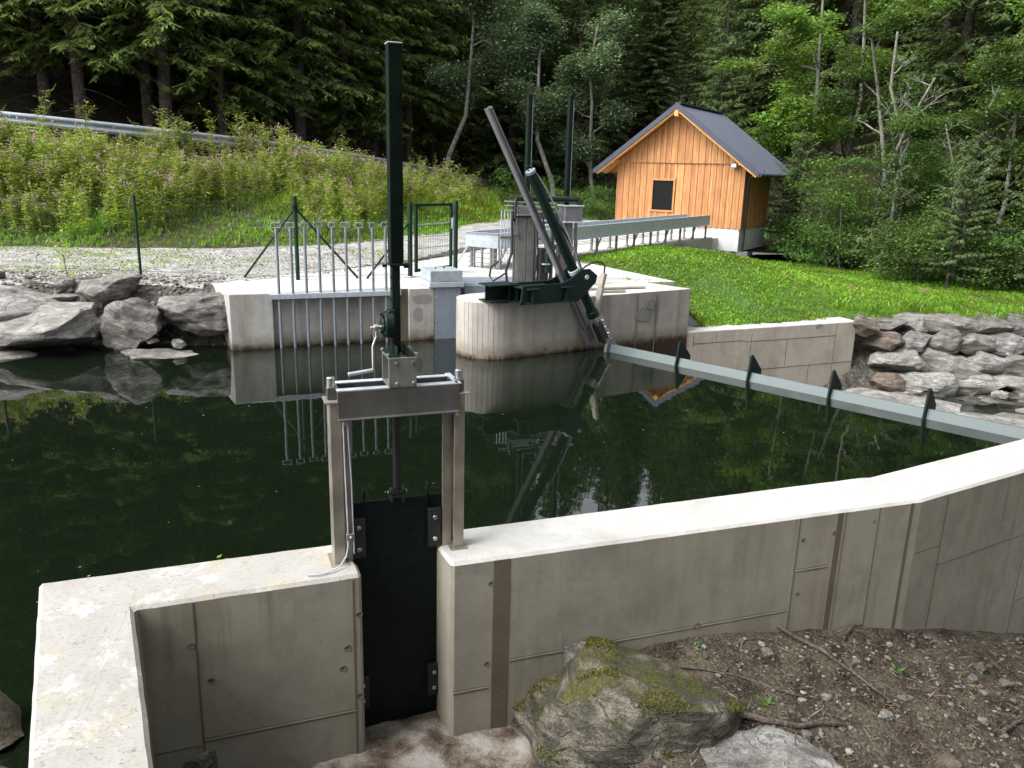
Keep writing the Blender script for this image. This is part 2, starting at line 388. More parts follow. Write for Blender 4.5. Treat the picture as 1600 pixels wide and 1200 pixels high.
MT['rock_moss'] = rockmat('mossy_boulder', [(.02, .018, .013), (.085, .078, .058), (.27, .25, .20), (.085, .075, .055)], .85, 5., .08)
MT['moss'] = leafmat('moss', [(.03, .045, .006), (.07, .085, .012), (.13, .12, .02), (.2, .16, .04)], .15, .8, .2)
MT['pebble'] = leafmat('pebbles', [(.065, .058, .049), (.11, .1, .088), (.16, .15, .137), (.24, .232, .22)], 0, .85, .1)
MT['twig'] = leafmat('twigs', [(.06, .042, .03), (.12, .09, .065), (.2, .16, .12)], 0, .85, .1)
MT['stick'] = soil('dead_wood', [(.3, (.05, .038, .028)), (.55, (.12, .095, .075)), (.75, (.22, .18, .15))], 12, 80, .8, .01)

def woodmat(name, a, bcol, c, axis=(1, 1, .06)):
    m, t, b = newmat(name); P = objc(t); oi = t.nodes.new('ShaderNodeObjectInfo')
    ad = N(t, 'ShaderNodeVectorMath'); ad.operation = 'ADD'; t.links.new(P, ad.inputs[0])
    cb = t.nodes.new('ShaderNodeCombineXYZ'); t.links.new(math_n(t, 'MULTIPLY', oi.outputs['Random'], 37.), cb.inputs[2])
    t.links.new(math_n(t, 'MULTIPLY', oi.outputs['Random'], 11.), cb.inputs[0]); t.links.new(cb.outputs[0], ad.inputs[1])
    g = noise_n(t, ad.outputs[0], 22, 6, .6, axis, .4); k = noise_n(t, ad.outputs[0], 2.2, 4, .6)
    cc = ramp(t, math_n(t, 'ADD', math_n(t, 'MULTIPLY', g, .6), math_n(t, 'MULTIPLY', k, .4)), [(.32, a), (.5, bcol), (.68, c)])
    vo = N(t, 'ShaderNodeTexVoronoi'); vo.inputs['Scale'].default_value = 3.2; t.links.new(ad.outputs[0], vo.inputs['Vector'])
    cc = mixc(t, maprange(t, vo.outputs['Distance'], .03, .075, .75, 0), cc, (.10, .035, .012))
    hv = N(t, 'ShaderNodeHueSaturation'); t.links.new(cc, hv.inputs['Color'])
    t.links.new(maprange(t, oi.outputs['Random'], 0, 1, .84, 1.12), hv.inputs['Value'])
    t.links.new(maprange(t, oi.outputs['Random'], 0, 1, .494, .508), hv.inputs['Hue'])
    t.links.new(hv.outputs[0], b.inputs['Base Color']); b.inputs['Roughness'].default_value = .65; b.inputs['Specular IOR Level'].default_value = .25
    bump(t, b, g, .2, .004)
    return m
MT['wood'] = woodmat('larch_boards', (.30, .125, .044), (.42, .195, .078), (.52, .275, .125))
MT['wood_trim'] = woodmat('larch_trim', (.36, .16, .05), (.54, .27, .09), (.62, .35, .14), (.06, .06, 1))
MT['old_plank'] = woodmat('grey_plank', (.22, .19, .16), (.38, .34, .29), (.5, .46, .4), (.06, .06, 1))
MT['roof'] = metal('roof_sheet', (.045, .053, .078), .42, .3, .12, 5)
MT['render_white'] = concrete('plinth', (.52, .53, .54), (.44, .45, .46), (.42, .41, .38), pores=.3, stain=.25)

# dark still water
m, t, b = newmat('water'); P = pos(t)
b.inputs['Base Color'].default_value = (.0036, .0066, .0032, 1); b.inputs['Roughness'].default_value = .012; b.inputs['IOR'].default_value = 1.45
b.inputs['Specular IOR Level'].default_value = .5
bump(t, b, math_n(t, 'ADD', noise_n(t, P, 1.6, 3, .5, (1, 1, 1)), math_n(t, 'MULTIPLY', noise_n(t, P, 9, 3, .5), .12)), .10, .012)
MT['water'] = m
m, t, b = newmat('foam'); P = pos(t)
a = noise_n(t, P, 4.5, 9, .62, None, .2); f = noise_n(t, P, 130, 4, .7)
t.links.new(ramp(t, math_n(t, 'ADD', math_n(t, 'MULTIPLY', a, .6), math_n(t, 'MULTIPLY', f, .4)), [(.40, (.04, .026, .016)), (.46, (.13, .092, .064)), (.51, (.25, .21, .17)), (.57, (.40, .375, .345))]), b.inputs['Base Color'])
b.inputs['Roughness'].default_value = .5
bump(t, b, math_n(t, 'ADD', a, math_n(t, 'MULTIPLY', f, .5)), .8, .04)
MT['foam'] = m
m, t, b = newmat('glass_dark'); b.inputs['Base Color'].default_value = (.005, .005, .006, 1); b.inputs['Roughness'].default_value = .45; b.inputs['Specular IOR Level'].default_value = .15
bump(t, b, noise_n(t, objc(t), 40, 3, .5), .05, .003); MT['dark_pane'] = m

# ------------------------------------------------------------------ site directions
E1 = Vector((.937, .350, 0)).normalized(); E2 = Vector((-E1.y, E1.x, 0))       # along / across the front wall
ZA = Vector((0, 0, 1))

def extrude_poly(pts, z0, z1, bevel=.0):
    mb = MB(); mb.prism([(x, y, 0) for x, y in pts], (0, 0, z0), (0, 0, z1)); return mb

def wall_obj(name, pts, z0, z1, mats, bevel=.018, parent=None, weather=True):
    """solid footprint extruded; top faces take mats[1]"""
    mb = extrude_poly(pts, z0, z1); me = mb.mesh(name, bevel)
    if weather:
        bm = bmesh.new(); bm.from_mesh(me)
        es = [e for e in bm.edges if e.calc_length() > .5 and min(v.co.z for v in e.verts) > z1 - .1]
        bmesh.ops.subdivide_edges(bm, edges=es, cuts=28, use_grid_fill=False)
        for v in bm.verts:
            if v.co.z > z1 - .1:
                q = v.co * 9
                v.co += Vector((noise.noise(q), noise.noise(q + Vector((9, 0, 0))), .6 * noise.noise(q + Vector((0, 9, 0))) - .2)) * .0045
        bm.to_mesh(me); bm.free()
    for p in me.polygons:
        p.material_index = 1 if p.normal.z > .3 else 0
    return link(name, me, list(mats), parent)

# ================================================================== FRONT WALLS
WT = .35
g0 = Vector((-.89, 4.43, 0)); g1 = Vector((-.35, 4.60, 0))
TH = .478
Lc = g0 - E1 * 1.27                                  # inner corner of the L
sd = Vector((.47, -.883, 0)).normalized()            # direction of the short leg
Lfar = Vector((-2.75, 4.23, 0))
legout = Vector((-1.92, 2.75, 0)); leg_in = Vector((-1.43, 2.76, 0))
ch = .015
ptsL = [Lfar, legout + sd * 1.6, leg_in + sd * 1.6, Lc, g0 - E1 * 0, g0 + E2 * .16 , g0 + E2 * .2 - E1 * ch, g0 + E2 * TH - E1 * ch]
wl = thing('retaining_wall', 'low concrete retaining wall with a bent short leg, left of the dark gate', 'wall')
wall_obj('wall_body', [(p.x, p.y) for p in ptsL], -1.6, WT, (MT['concrete_front'], MT['concrete_worn']), .02, wl)
bo = Vector((3.24, 5.86, 0)); bi = Vector((2.95, 6.33, 0))
ro = Vector((4.49, 6.59, 0)); ri = Vector((4.99, 7.40, 0))
d2 = (ro - bo).normalized(); n2 = Vector((-d2.y, d2.x, 0))
ro2 = bo + d2 * 7; bi2 = bi; ri2 = ro2 + n2 * .52
ptsR = [g1, bo, ro2, ri2, bo + n2 * .52 + d2 * .05, bi - (bi - g1).normalized() * .02, g1 + E2 * TH + E1 * .05, g1 + E2 * TH - E1 * .025, g1 + E2 * .17 - E1 * .02]
wr = thing('retaining_wall', 'long concrete retaining wall with white top, kinked at the right', 'wall')
wall_obj('wall_body', [(p.x, p.y) for p in ptsR], -1.9, WT, (MT['concrete_front'], MT['concrete_top']), .02, wr)

dR = (bo - g1).normalized(); nR = Vector((dR.y, -dR.x, 0))
def joint_line(name, a, b, mat, parent, wd=.008, proud=.006, outn=nR):
    mb = MB(); a = Vector(a); b = Vector(b); d = (b - a).normalized()
    mb.box((a + b) / 2 + outn * (proud / 2 - .01), ((b - a).length, proud + .02, wd), d, outn * -1)
    return mb.build(name, mat, parent, .0015)
def onR(s, z): return g1 + dR * s + ZA * z
for s0, s1, z in [(.012, .26, -.60), (.40, 2.63, -.425), (2.68, 2.97, -.10), (2.68, 3.0, -.72)]:
    for k, m in ((0, 'concrete_front'), (-.013, 'groove'), (.011, 'groove')):
        joint_line('formwork_seam', onR(s0, z + k), onR(s1, z + k), MT[m], wr, .005 if k == 0 else .006, .004 if k == 0 else .002)
for s, wd, m, pr in [(.335, .115, 'concrete_rough', .004), (2.66, .010, 'groove', .003), (3.03, .05, 'concrete_rough', .002), (3.08, .007, 'groove', .003), (3.40, .01, 'groove', .003), (3.72, .035, 'concrete_rough', .002)]:
    mb = MB(); mb.box(onR(s, -.56) + nR * (pr / 2 - .01), (wd, pr + .02, 1.78), dR, -nR)
    mb.build('vertical_joint', MT[m], wr, .001)
nB = Vector((d2.y, -d2.x, 0))
for s0, s1, z0, z1 in [(.02, .35, -.12, -.12), (.36, 3.2, -.30, -.30), (1.75, 3.2, -1.0, -1.0)]:
    joint_line('formwork_seam', bo + d2 * s0 + ZA * z0, bo + d2 * s1 + ZA * z1, MT['groove'], wr, .009, .004, nB)
for s in (.36, 1.72, 2.9):
    mb = MB(); mb.box(bo + d2 * s + nB * (-.008) + ZA * -.6, (.011, .022, 1.8), d2, -nB); mb.build('vertical_joint', MT['groove'], wr, .001)

ring_me = None
def tie_hole(p, out, parent, r=.022):
    global ring_me
    if ring_me is None:
        mb = MB(); n = 18; prof = [(.62, -.002), (.74, .003), (.92, .003), (1.0, -.002)]
        vs = []; fs = []
        for k in range(n):
            a = 2 * math.pi * k / n
            for (q, h) in prof: vs.append((q * math.cos(a), q * math.sin(a), h / .022))
        m_ = len(prof)
        for k in range(n):
            for j in range(m_ - 1): fs.append((k * m_ + j, ((k + 1) % n) * m_ + j, ((k + 1) % n) * m_ + j + 1, k * m_ + j + 1))
        vs.append((0, 0, .03)); c = len(vs) - 1
        for k in range(n): fs.append((k * m_, ((k + 1) % n) * m_, c))
        mb.add(vs, fs); ring_me = mb.mesh('tie_hole'); ring_me.materials.append(MT['groove'])
    o = bpy.data.objects.new('tie_hole', ring_me); COL.objects.link(o); o.parent = parent
    q = Vector(out).to_track_quat('Z', 'Y'); o.location = Vector(p) + Vector(out) * .001; o.rotation_euler = q.to_euler(); o.scale = (r, r, r)
for s, z in [(.26, .17), (.24, -.42), (2.71, .15), (2.99, .17), (3.36, .22), (2.72, -.3), (2.95, -.7)]:
    tie_hole(onR(s, z), nR, wr, .019)
tie_hole(onR(1.85, -.42), nR, wr, .03)
# seams on the left wall face (faces the camera)
nL = Vector((E1.y, -E1.x, 0))
def onL(s, z): return g0 + E1 * s + ZA * z
for k, m in ((0, 'concrete_front'), (-.013, 'groove'), (.011, 'groove')):
    joint_line('formwork_seam', onL(-.96, -.60 + k), onL(-.05, -.60 + k), MT[m], wl, .005 if k == 0 else .006, .004 if k == 0 else .002, nL)
joint_line('formwork_seam', onL(-1.24, -.63), onL(-.98, -.63), MT['groove'], wl, .008, .003, nL)
for s, wd, m in [(-.965, .010, 'groove'), (-.055, .009, 'groove')]:
    mb = MB(); mb.box(onL(s, -.6) + nL * -.008, (wd, .022, 1.85), E1, -nL); mb.build('vertical_joint', MT[m], wl, .001)
for s, z in [(-.02, .08), (-.10, -.14), (-.13, -.28), (-.03, -.5), (-.99, .05), (-.9, -.2)]: tie_hole(onL(s, z), nL, wl)

# ================================================================== SLUICE GATE
G = Vector((-.72, 4.78, 0))
def gp(s, z, o=0): return G + E1 * s + E2 * o + ZA * z
sg = thing('sluice_gate', 'tall hand-cranked sluice gate in a steel frame between the front walls', 'gate', G)
def part(mb, name, mat, parent, bevel=.002, smooth=False, seg=1):
    o = mb.build(name, mat, parent, bevel, smooth, seg)
    p = parent; off = Vector((0, 0, 0))
    while p is not None: off += p.location; p = p.parent
    if off.length > 0:
        for v in o.data.vertices: v.co -= off
    return o
def cchan(mb, p0, p1, wv, dv, th):
    """U channel from p0 to p1: web across wv (full vector), flanges along dv"""
    p0 = Vector(p0); p1 = Vector(p1); wv = Vector(wv); dv = Vector(dv)
    wn = wv.normalized(); dn = dv.normalized(); W = wv.length; D = dv.length
    prof = [(0, 0), (W, 0), (W, D), (W - th, D), (W - th, th), (th, th), (th, D), (0, D)]
    mb.prism([p0 + wn * a + dn * b for a, b in prof], (0, 0, 0), p1 - p0); return mb
# posts: U channels open towards each other, plus flange strip
for sgn in (-1, 1):
    s_out = .42 * sgn
    mb = MB()
    cchan(mb, gp(s_out, .335, -.10), gp(s_out, 1.40, -.10), E2 * .13, E1 * (-sgn * .07), .008)
    mb.box(gp(s_out - sgn * .10, .87, -.035), (.062, .012, 1.06), E1)
    mb.box(gp(s_out - sgn * .035, .345, -.03), (.12, .2, .02), E1)
    part(mb, 'post', MT['stainless'], sg, .003)
    mb = MB(); mb.box(gp(s_out - sgn * .035, 1.405, -.035), (.12, .15, .012), E1); part(mb, 'post_plate', MT['stainless'], sg, .002)
    mb = MB(); mb.box(gp(s_out - sgn * .022, 1.45, -.03), (.055, .06, .075), E1); part(mb, 'stop_block', MT['beam'], sg, .004)
    mb = MB(); mb.tube([gp(s_out - sgn * .022, 1.485, -.03), gp(s_out - sgn * .022, 1.545, -.03)], .026, 14); part(mb, 'post_cap', MT['bolt'], sg, .003)
# crossbeam: two channels back to back with a slot
mb = MB(); cchan(mb, gp(-.372, 1.30, -.115), gp(.376, 1.30, -.115), ZA * .172, -E2 * .001 + E2 * .055, .009)
mb.box(gp(.0, 1.303, -.13), (.75, .035, .008), E1)
part(mb, 'crossbeam', MT['beam'], sg, .002)
mb = MB(); cchan(mb, gp(-.36, 1.30, .15), gp(.36, 1.30, .15), ZA * .172, -E2 * .05, .009); part(mb, 'rear_crossbeam', MT['galv'], sg, .002)
for s in (-.355, .36):
    mb = MB(); mb.box(gp(s, 1.385, .018), (.012, .26, .165), E1); part(mb, 'end_plate', MT['beam'], sg, .002)
mb = MB(); mb.box(gp(0, 1.4755, -.085), (.748, .055, .006), E1); mb.box(gp(.374, 1.4755, .02), (.035, .27, .006), E1); part(mb, 'lit_top_flange', MT['galv'], sg, .001)  # pale strips over the beam: light on its top flange put into the colour
mb = MB(); mb.box(gp(0, 1.34, .02), (.70, .2, .006), E1); part(mb, 'slot_shade', MT['rubber'], sg, .001)  # black sheet standing in for the shade inside the hollow beam
for s in (-.34, .365):
    mb = MB(); mb.tube([gp(s, 1.294, -.128), gp(s, 1.27, -.128)], .012, 8); part(mb, 'bolt', MT['bolt'], sg, .001)
# gear bracket: open box on the beam
mb = MB()
mb.box(gp(.02, 1.565, -.115), (.17, .012, .175), E1)
mb.box(gp(.02, 1.565, .085), (.17, .012, .175), E1)
mb.box(gp(.02, 1.48, -.015), (.17, .2, .01), E1)
mb.box(gp(.02, 1.655, -.015), (.17, .214, .012), E1)
part(mb, 'gear_bracket', MT['bracket'], sg, .002)
for a, z in ((-.04, 1.625), (.07, 1.625), (-.04, 1.5), (.075, 1.5)):
    mb = MB(); mb.tube([gp(.02 + a * .9, z, -.119), gp(.02 + a * .9, z, -.128)], .012, 8); part(mb, 'bolt', MT['bolt'] if z < 1.55 else MT['grey_steel'], sg, .001)
mb = MB()
for sgn in (-1, 1):
    mb.box(gp(.02 + sgn * .052, 1.666, -.015), (.06, .2, .008), E1)
    mb.box(gp(.02 + sgn * .030, 1.695, -.015), (.008, .2, .062), E1)
part(mb, 'pole_foot', MT['green'], sg, .002)
for a, b_ in ((-.065, -.1), (.105, -.1), (-.065, .07), (.105, .07)):
    mb = MB(); mb.tube([gp(a, 1.67, b_), gp(a, 1.685, b_)], .013, 6); part(mb, 'bolt', MT['bolt'], sg, .001)
mb = MB(); mb.box(gp(.005, 1.95, 0), (.052, .052, .56), E1); part(mb, 'inner_tube', MT['green'], sg, .004)
mb = MB(); mb.box(gp(.011, 2.82, 0), (.08, .08, 1.21), E1); part(mb, 'pole', MT['green_pole'], sg, .006, False, 2)
mb = MB(); mb.box(gp(.011, 3.428, 0), (.084, .084, .008), E1); part(mb, 'pole_cap', MT['galv'], sg, .002)
mb = MB(); mb.box(gp(.011, 2.205, 0), (.094, .094, .014), E1); mb.tube([gp(.055, 2.2, -.02), gp(.085, 2.2, -.02)], .017, 10); mb.tube([gp(-.05, 2.2, -.02), gp(-.075, 2.2, -.02)], .01, 10)
part(mb, 'collar', MT['green'], sg, .002)
for k in range(7):
    mb = MB(); mb.tube([gp(-.021, 1.74 + k * .065, -.018), gp(-.028, 1.74 + k * .065, -.018)], .007, 6); part(mb, 'rivet', MT['green'], sg, 0)
# gearbox and crank
gb = MB(); gb.tube([gp(-.02, 1.85, -.03), gp(-.075, 1.85, -.03)], [.085, .08], 20); gb.tube([gp(-.075, 1.85, -.03), gp(-.09, 1.85, -.03)], [.05, .045], 14)
gb.box(gp(-.03, 1.89, -.03), (.045, .07, .1), E1)
gbo = part(gb, 'gearbox', MT['green'], sg, .006, True)
for k in range(6):
    a = k * math.pi / 3
    mb = MB(); mb.tube([gp(-.075, 1.85 + .064 * math.sin(a), -.03 + .064 * math.cos(a)), gp(-.088, 1.85 + .064 * math.sin(a), -.03 + .064 * math.cos(a))], .008, 6)
    part(mb, 'bolt', MT['green'], gbo, 0)
mb = MB(); mb.tube([gp(-.085, 1.835, -.035), gp(-.155, 1.83, -.035)], .013, 10); mb.tube([gp(-.11, 1.833, -.035), gp(-.135, 1.832, -.035)], .021, 12)
mb.tube([gp(-.12, 1.83, -.035), gp(-.118, 1.78, -.035), gp(-.135, 1.74, -.035), gp(-.142, 1.72, -.035), gp(-.142, 1.575, -.035), gp(-.147, 1.567, -.035)], .0085, 10)
cr = part(mb, 'crank', MT['bolt'], sg, .001, True)
mb = MB(); mb.tube([gp(-.145, 1.572, -.035), gp(-.295, 1.556, -.04)], .013, 12); part(mb, 'crank_handle', MT['galv_bright'], cr, .002, True)
mb = MB(); mb.tube([gp(0, 1.48, 0), gp(0, .73, 0)], .023, 12)
part(mb, 'spindle', MT['rubber'], sg, .001, True)
# plate
mb = MB(); mb.box(gp(.008, -.12, 0), (.60, .016, 1.66), E1)
pl_ = part(mb, 'gate_plate', MT['black'], sg, .003)
for s in (-.215, .195):
    mb = MB(); mb.tube([gp(s, .64, -.012), gp(s, .775, -.012)], .010, 8)
    ring = [gp(s + .0 * k, .775 + .022 * math.sin(a), -.012 + .02 * math.cos(a)) for k, a in enumerate([i * math.pi / 8 for i in range(9)])]
    mb.tube(ring, .009, 8); mb.tube([gp(s, .64, .028 - .02), gp(s, .775, .008)], .009, 8)
    part(mb, 'lifting_lug', MT['black'], pl_, .001, True)
for s, z0, z1 in ((-.255, .345, .615), (.24, .355, .625), (.235, -.77, -.53), (-.255, -.77, -.53)):
    mb = MB(); mb.box(gp(s, (z0 + z1) / 2, -.028), (.085, .035, z1 - z0), E1); gk = part(mb, 'guide_block', MT['rubber'], pl_, .004)
    for z in (z0 + .06, z1 - .06):
        mb = MB(); mb.tube([gp(s, z, -.045), gp(s, z, -.055)], .015, 10); part(mb, 'bolt', MT['bolt'], gk, .002)
for s in (-.038, .038):
    mb = MB(); mb.box(gp(s, .735, -.005), (.016, .05, .09), E1); mb.tube([gp(s - .02, .755, -.005), gp(s + .02, .755, -.005)], .014, 8); part(mb, 'spindle_clevis', MT['rubber'], pl_, .002)
mb = MB(); mb.tube([gp(-.062, .755, -.005), gp(.062, .755, -.005)], .012, 8); part(mb, 'clevis_pin', MT['bolt'], pl_, .001)
# cable
mb = MB(); mb.tube([gp(-.345, 1.285, -.118), gp(-.342, 1.0, -.118), gp(-.335, .6, -.12), gp(-.337, .47, -.12), gp(-.35, .415, -.13), gp(-.39, .375, -.16), gp(-.45, .362, -.2), gp(-.52, .361, -.215), gp(-.6, .36, -.2)], .0045, 6)
part(mb, 'cable', MT['galv'], sg, 0, True)
mb = MB(); mb.tube([gp(-.32, 1.285, -.118), gp(-.305, .9, -.118), gp(-.30, .42, -.12)], .004, 6); part(mb, 'cable', MT['galv'], sg, 0, True)
mb = MB(); mb.box(gp(-.32, .535, -.118), (.05, .012, .045), E1); mb.tube([gp(-.318, .535, -.124), gp(-.318, .535, -.135)], .009, 8); part(mb, 'cable_clip', MT['bolt'], sg, .002)

# ================================================================== INTAKE WALL, PLATFORM, PIER
ZT = .87
Wd = Vector((.921, .389, 0)).normalized(); Wn = Vector((-Wd.y, Wd.x, 0)); O = Vector((-4.31, 11.97, 0))
def iw(s, t, z=0): return O + Wd * s + Wn * t + ZA * z
iwall = thing('intake_wall', 'concrete intake wall standing in the water behind the upright handled rods', 'wall')
left_back = Vector((-4.98, 13.1, 0))
pts = [iw(0, 0), iw(.64, 0), iw(.64, .10), iw(2.62, .10), iw(2.62, .04), iw(2.80, .04), iw(2.80, 0), iw(3.24, 0), iw(3.24, .9), iw(1.0, 1.3), left_back]
wall_obj('wall_body', [(p.x, p.y) for p in pts], -1.0, ZT, (MT['concrete_far'], MT['concrete_top']), .012, iwall)
mb = MB(); mb.box(iw(2.71, .045, .42), (.175, .03, .88), Wd); mb.build('rough_joint', MT['concrete_rough'], iwall, .002)
def blotch(name, c, u, rx, rz, out, mat, parent, seed):
    rnd = random.Random(seed); n = 22; mb = MB(); vs = []
    k0 = [rnd.uniform(.72, 1.2) for _ in range(n)]
    k = [(k0[i] + k0[i - 1] + k0[(i + 1) % n]) / 3 for i in range(n)]
    P = [Vector(c) + Vector(u) * (rx * k[i] * math.cos(2 * math.pi * i / n)) + ZA * (rz * k[i] * math.sin(2 * math.pi * i / n)) for i in range(n)]
    mb.prism(P, Vector(out) * -.008, Vector(out) * .0025); return mb.build(name, mat, parent, 0)
blotch('repair_patch', iw(2.86 + .1, 0, .44), Wd, .09, .13, -Wn, MT['concrete_patch'], iwall, 3)
blotch('repair_patch', iw(3.02, 0, .68), Wd, .17, .085, -Wn, MT['concrete_patch'], iwall, 5)
mb = MB(); mb.box(iw(1.63, .03, .845), (2.06, .15, .012), Wd); mb.box(iw(1.63, -.045, .81), (2.06, .008, .075), Wd)
ar = mb.build('angle_rail', MT['galv'], None, .002); tag(ar, 'galvanised angle rail along the intake wall that holds the upright rods', 'rail')
ords = ['first', 'second', 'third', 'fourth', 'fifth', 'sixth', 'seventh', 'eighth', 'ninth', 'tenth', 'eleventh', 'twelfth', 'thirteenth', 'fourteenth', 'fifteenth', 'sixteenth', 'seventeenth', 'eighteenth', 'nineteenth', 'twentieth']
rods_s = [.74 + (2.42 - .74) * k / 8 for k in range(9)]
pm = MB(); pm.tube([(0, 0, -.35), (0, 0, 1.86)], .0215, 12); pm = pm.mesh('pipe', .0, True)
def hoop_mesh(wd):
    h = MB(); c = []
    for k in range(25):
        a = 2 * math.pi * k / 24; cx = math.copysign(min(1, abs(math.cos(a)) * 1.35), math.cos(a)); cz = math.copysign(min(1, abs(math.sin(a)) * 1.3), math.sin(a))
        c.append((cx * wd, 0, cz * .036))
    h.tube(c, .011, 8, False); return h.mesh('handle', 0, True)
hm = [hoop_mesh(.068), hoop_mesh(.06), hoop_mesh(.045)]
rr = random.Random(4)
for k, s in enumerate(rods_s):
    p = iw(s, -.015)
    nm = 'leftmost' if k == 0 else ('rightmost' if k == 8 else ords[k] + ' from the left')
    r = thing('handled_rod', f'upright galvanised rod with loop handle, {nm} of nine', 'rod', p, math.atan2(Wd.y, Wd.x), 'handled rods in a row on the intake wall')
    link('pipe', pm, MT['rod'], r)
    h = link('handle', hm[[0, 1, 1, 0, 2, 0, 1, 2, 1][k]], MT['rod'], r); h.location.z = 1.893 + rr.uniform(-.008, .008); h.rotation_euler.z = rr.uniform(-.25, .25)
# platform slab reaching back to the hut
slab = [iw(1.0, 1.28), iw(3.22, .88), (-.80, 14.6, 0), (.2, 16.7, 0), (1.25, 18.5, 0), (6.1, 25.75, 0), (7.0, 27.2, 0), (3.3, 29.8, 0), (1.2, 25.5, 0), (-.9, 20.5, 0), (-2.2, 17.3, 0), (-4.3, 14.2, 0), (-4.9, 13.12, 0)]
mb = extrude_poly([(Vector(p).x, Vector(p).y) for p in slab], .3, ZT - .006); sl_ = mb.build('paving', MT['concrete_top'], None, .01); tag(sl_, kind='structure')
# steel sheet guide at the end of the wall with a hood
gd = thing('steel_guide', 'blue-grey sheet steel guide with a box hood at the end of the intake wall', 'guide')
mb = MB(); mb.box(iw(3.47, .02, .0), (.455, .03, 1.84), Wd); mb.build('guide_sheet', MT['sheet'], gd, .004)
mb = MB(); mb.box(iw(3.69, .3, .0), (.03, .58, 1.84), Wd); mb.build('side_sheet', MT['sheet'], gd, .004)
mb = MB()
mb.prism([iw(3.16, -.02, .97), iw(3.72, -.02, .97), iw(3.72, .55, .97), iw(3.16, .55, .97)], (0, 0, 0), (0, 0, .18)); mb.build('hood', MT['galv_bright'], gd, .006)
mb = MB(); mb.box(iw(3.44, .265, .92), (.60, .61, .085), Wd); mb.build('hood_base', MT['galv'], gd, .004)
for s in (3.35, 3.5):
    mb = MB(); mb.tube([iw(s, .3, 1.15), iw(s, .3, 1.175)], .014, 8); mb.build('bolt', MT['rubber'], gd, .001)
for z in (.72, .32): 
    mb = MB(); mb.tube([iw(3.27, .003, z), iw(3.27, -.008, z)], .014, 8); mb.build('bolt', MT['bolt'], gd, .001)
mb = MB(); mb.tube([iw(3.66, .003, .72), iw(3.66, -.008, .72)], .014, 8); mb.build('bolt', MT['bolt'], gd, .001)

# pier
PD = Vector((.84, .545, 0)).normalized(); PN = Vector((PD.y, -PD.x, 0)); Pf = Vector((1.13, 12.70, 0))
def pp(s, o, z=0): return Pf + PD * s + PN * o + ZA * z
rP = .52; sc = -1.46
ring = [pp(sc - rP * math.sin(a), -rP + rP * math.cos(a)) for a in [math.pi * k / 28 for k in range(29)]]
endp = Vector((3.09, 14.0, 0))
pts = [endp] + ring + [endp - PN * 1.1 - PD * .2]
pier = thing('concrete_pier', 'round-nosed concrete pier standing in the water under the green hydraulic ram', 'pier')
po = wall_obj('pier_body', [(p.x, p.y) for p in pts], -1.3, ZT - .01, (MT['concrete_pier'], MT['concrete_top']), .0, pier, False)
bmx = MB()
blotch('repair_patch', pp(1.25, 0, .48), PD, .17, .13, PN, MT['concrete_patch'], pier, 8)
blotch('repair_patch', pp(1.42, 0, .66), PD, .10, .09, PN, MT['concrete_patch'], pier, 11)
for s in (1.12, 1.55):
    mb = MB(); mb.box(pp(s, -.008, .2), (.01, .022, 1.3), PD); mb.build('vertical_joint', MT['groove'], pier, .001)
for k in range(9):
    a = .12 + k * .155
    c = pp(sc - rP * math.sin(a), -rP + rP * math.cos(a)); out = PN * math.cos(a) - PD * math.sin(a); tn = Vector((-out.y, out.x, 0))
    mb = MB(); mb.box(c - out * .008 + ZA * .36, (.006, .022, .98), tn); mb.build('board_seam', MT['concrete_patch'], pier, .001)
# deck between guide and pier, behind it the rack machine
dk = thing('steel_deck', 'grating walkway with blue-grey edge beam between the steel guide and the pier', 'deck')
a0 = Vector((-.86, 13.62, 0)); a1 = Vector((.75, 14.15, 0)); dd = (a1 - a0).normalized(); dn = Vector((-dd.y, dd.x, 0))
mb = MB(); mb.box((a0 + a1) / 2 + ZA * .80, ((a1 - a0).length, .05, .14), dd); mb.build('edge_beam', MT['sheet'], dk, .004)
for k in range(14):
    mb = MB(); mb.box(a0 + dd * ((a1 - a0).length / 2) + dn * (.1 + k * .07) + ZA * .86, ((a1 - a0).length, .018, .035), dd); mb.build('grating_bar', MT['galv_bright'], dk, 0)
for k in range(12):
    mb = MB(); mb.box(a0 + dd * (.08 + k * (a1 - a0).length / 12) + dn * .55 + ZA * .852, (.012, 1.0, .02), dd); mb.build('grating_bar', MT['galv'], dk, 0)
mb = MB(); mb.box((a0 + a1) / 2 + dn * .55 + ZA * .815, ((a1 - a0).length, .95, .01), dd); mb.build('deck_plate', MT['galv'], dk, 0)
mb = MB(); mb.box((a0 + a1) / 2 + dn * .2 + ZA * -.1, ((a1 - a0).length + .2, .1, 1.6), dd); mb.build('rack_face', MT['rubber'], dk, 0)
# side wall behind pier (fills to the slab)
fw = wall_obj('channel_wall', [(-.82, 14.62), (.75, 14.2), (1.2, 14.3), (3.0, 15.0), (1.3, 18.4), (.2, 16.6)], -1, ZT - .008, (MT['concrete_far'], MT['concrete_top']), .01)
tag(fw, 'flat concrete deck behind the pier beneath the rack machine', 'wall')

# boards lying on the pier
for k, (a, b_, wd, lab) in enumerate([((1.05, 13.42, ZT + .02), (2.25, 13.92, ZT + .02), .13, 'long pale plank lying across the top of the pier'), ((.95, 13.05, ZT + .02), (1.22, 13.25, ZT + .02), .07, 'short wooden offcut lying on the pier nearest the ram'), ((1.45, 13.2, ZT + .015), (1.85, 13.35, ZT + .015), .06, 'thin wooden batten lying on the pier between ram and plank')]):
    mb = MB(); mb.bar(a, b_, wd, .035); tag(mb.build('wooden_plank', MT['old_plank'], None, .004), lab, 'plank', 'planks on the pier')

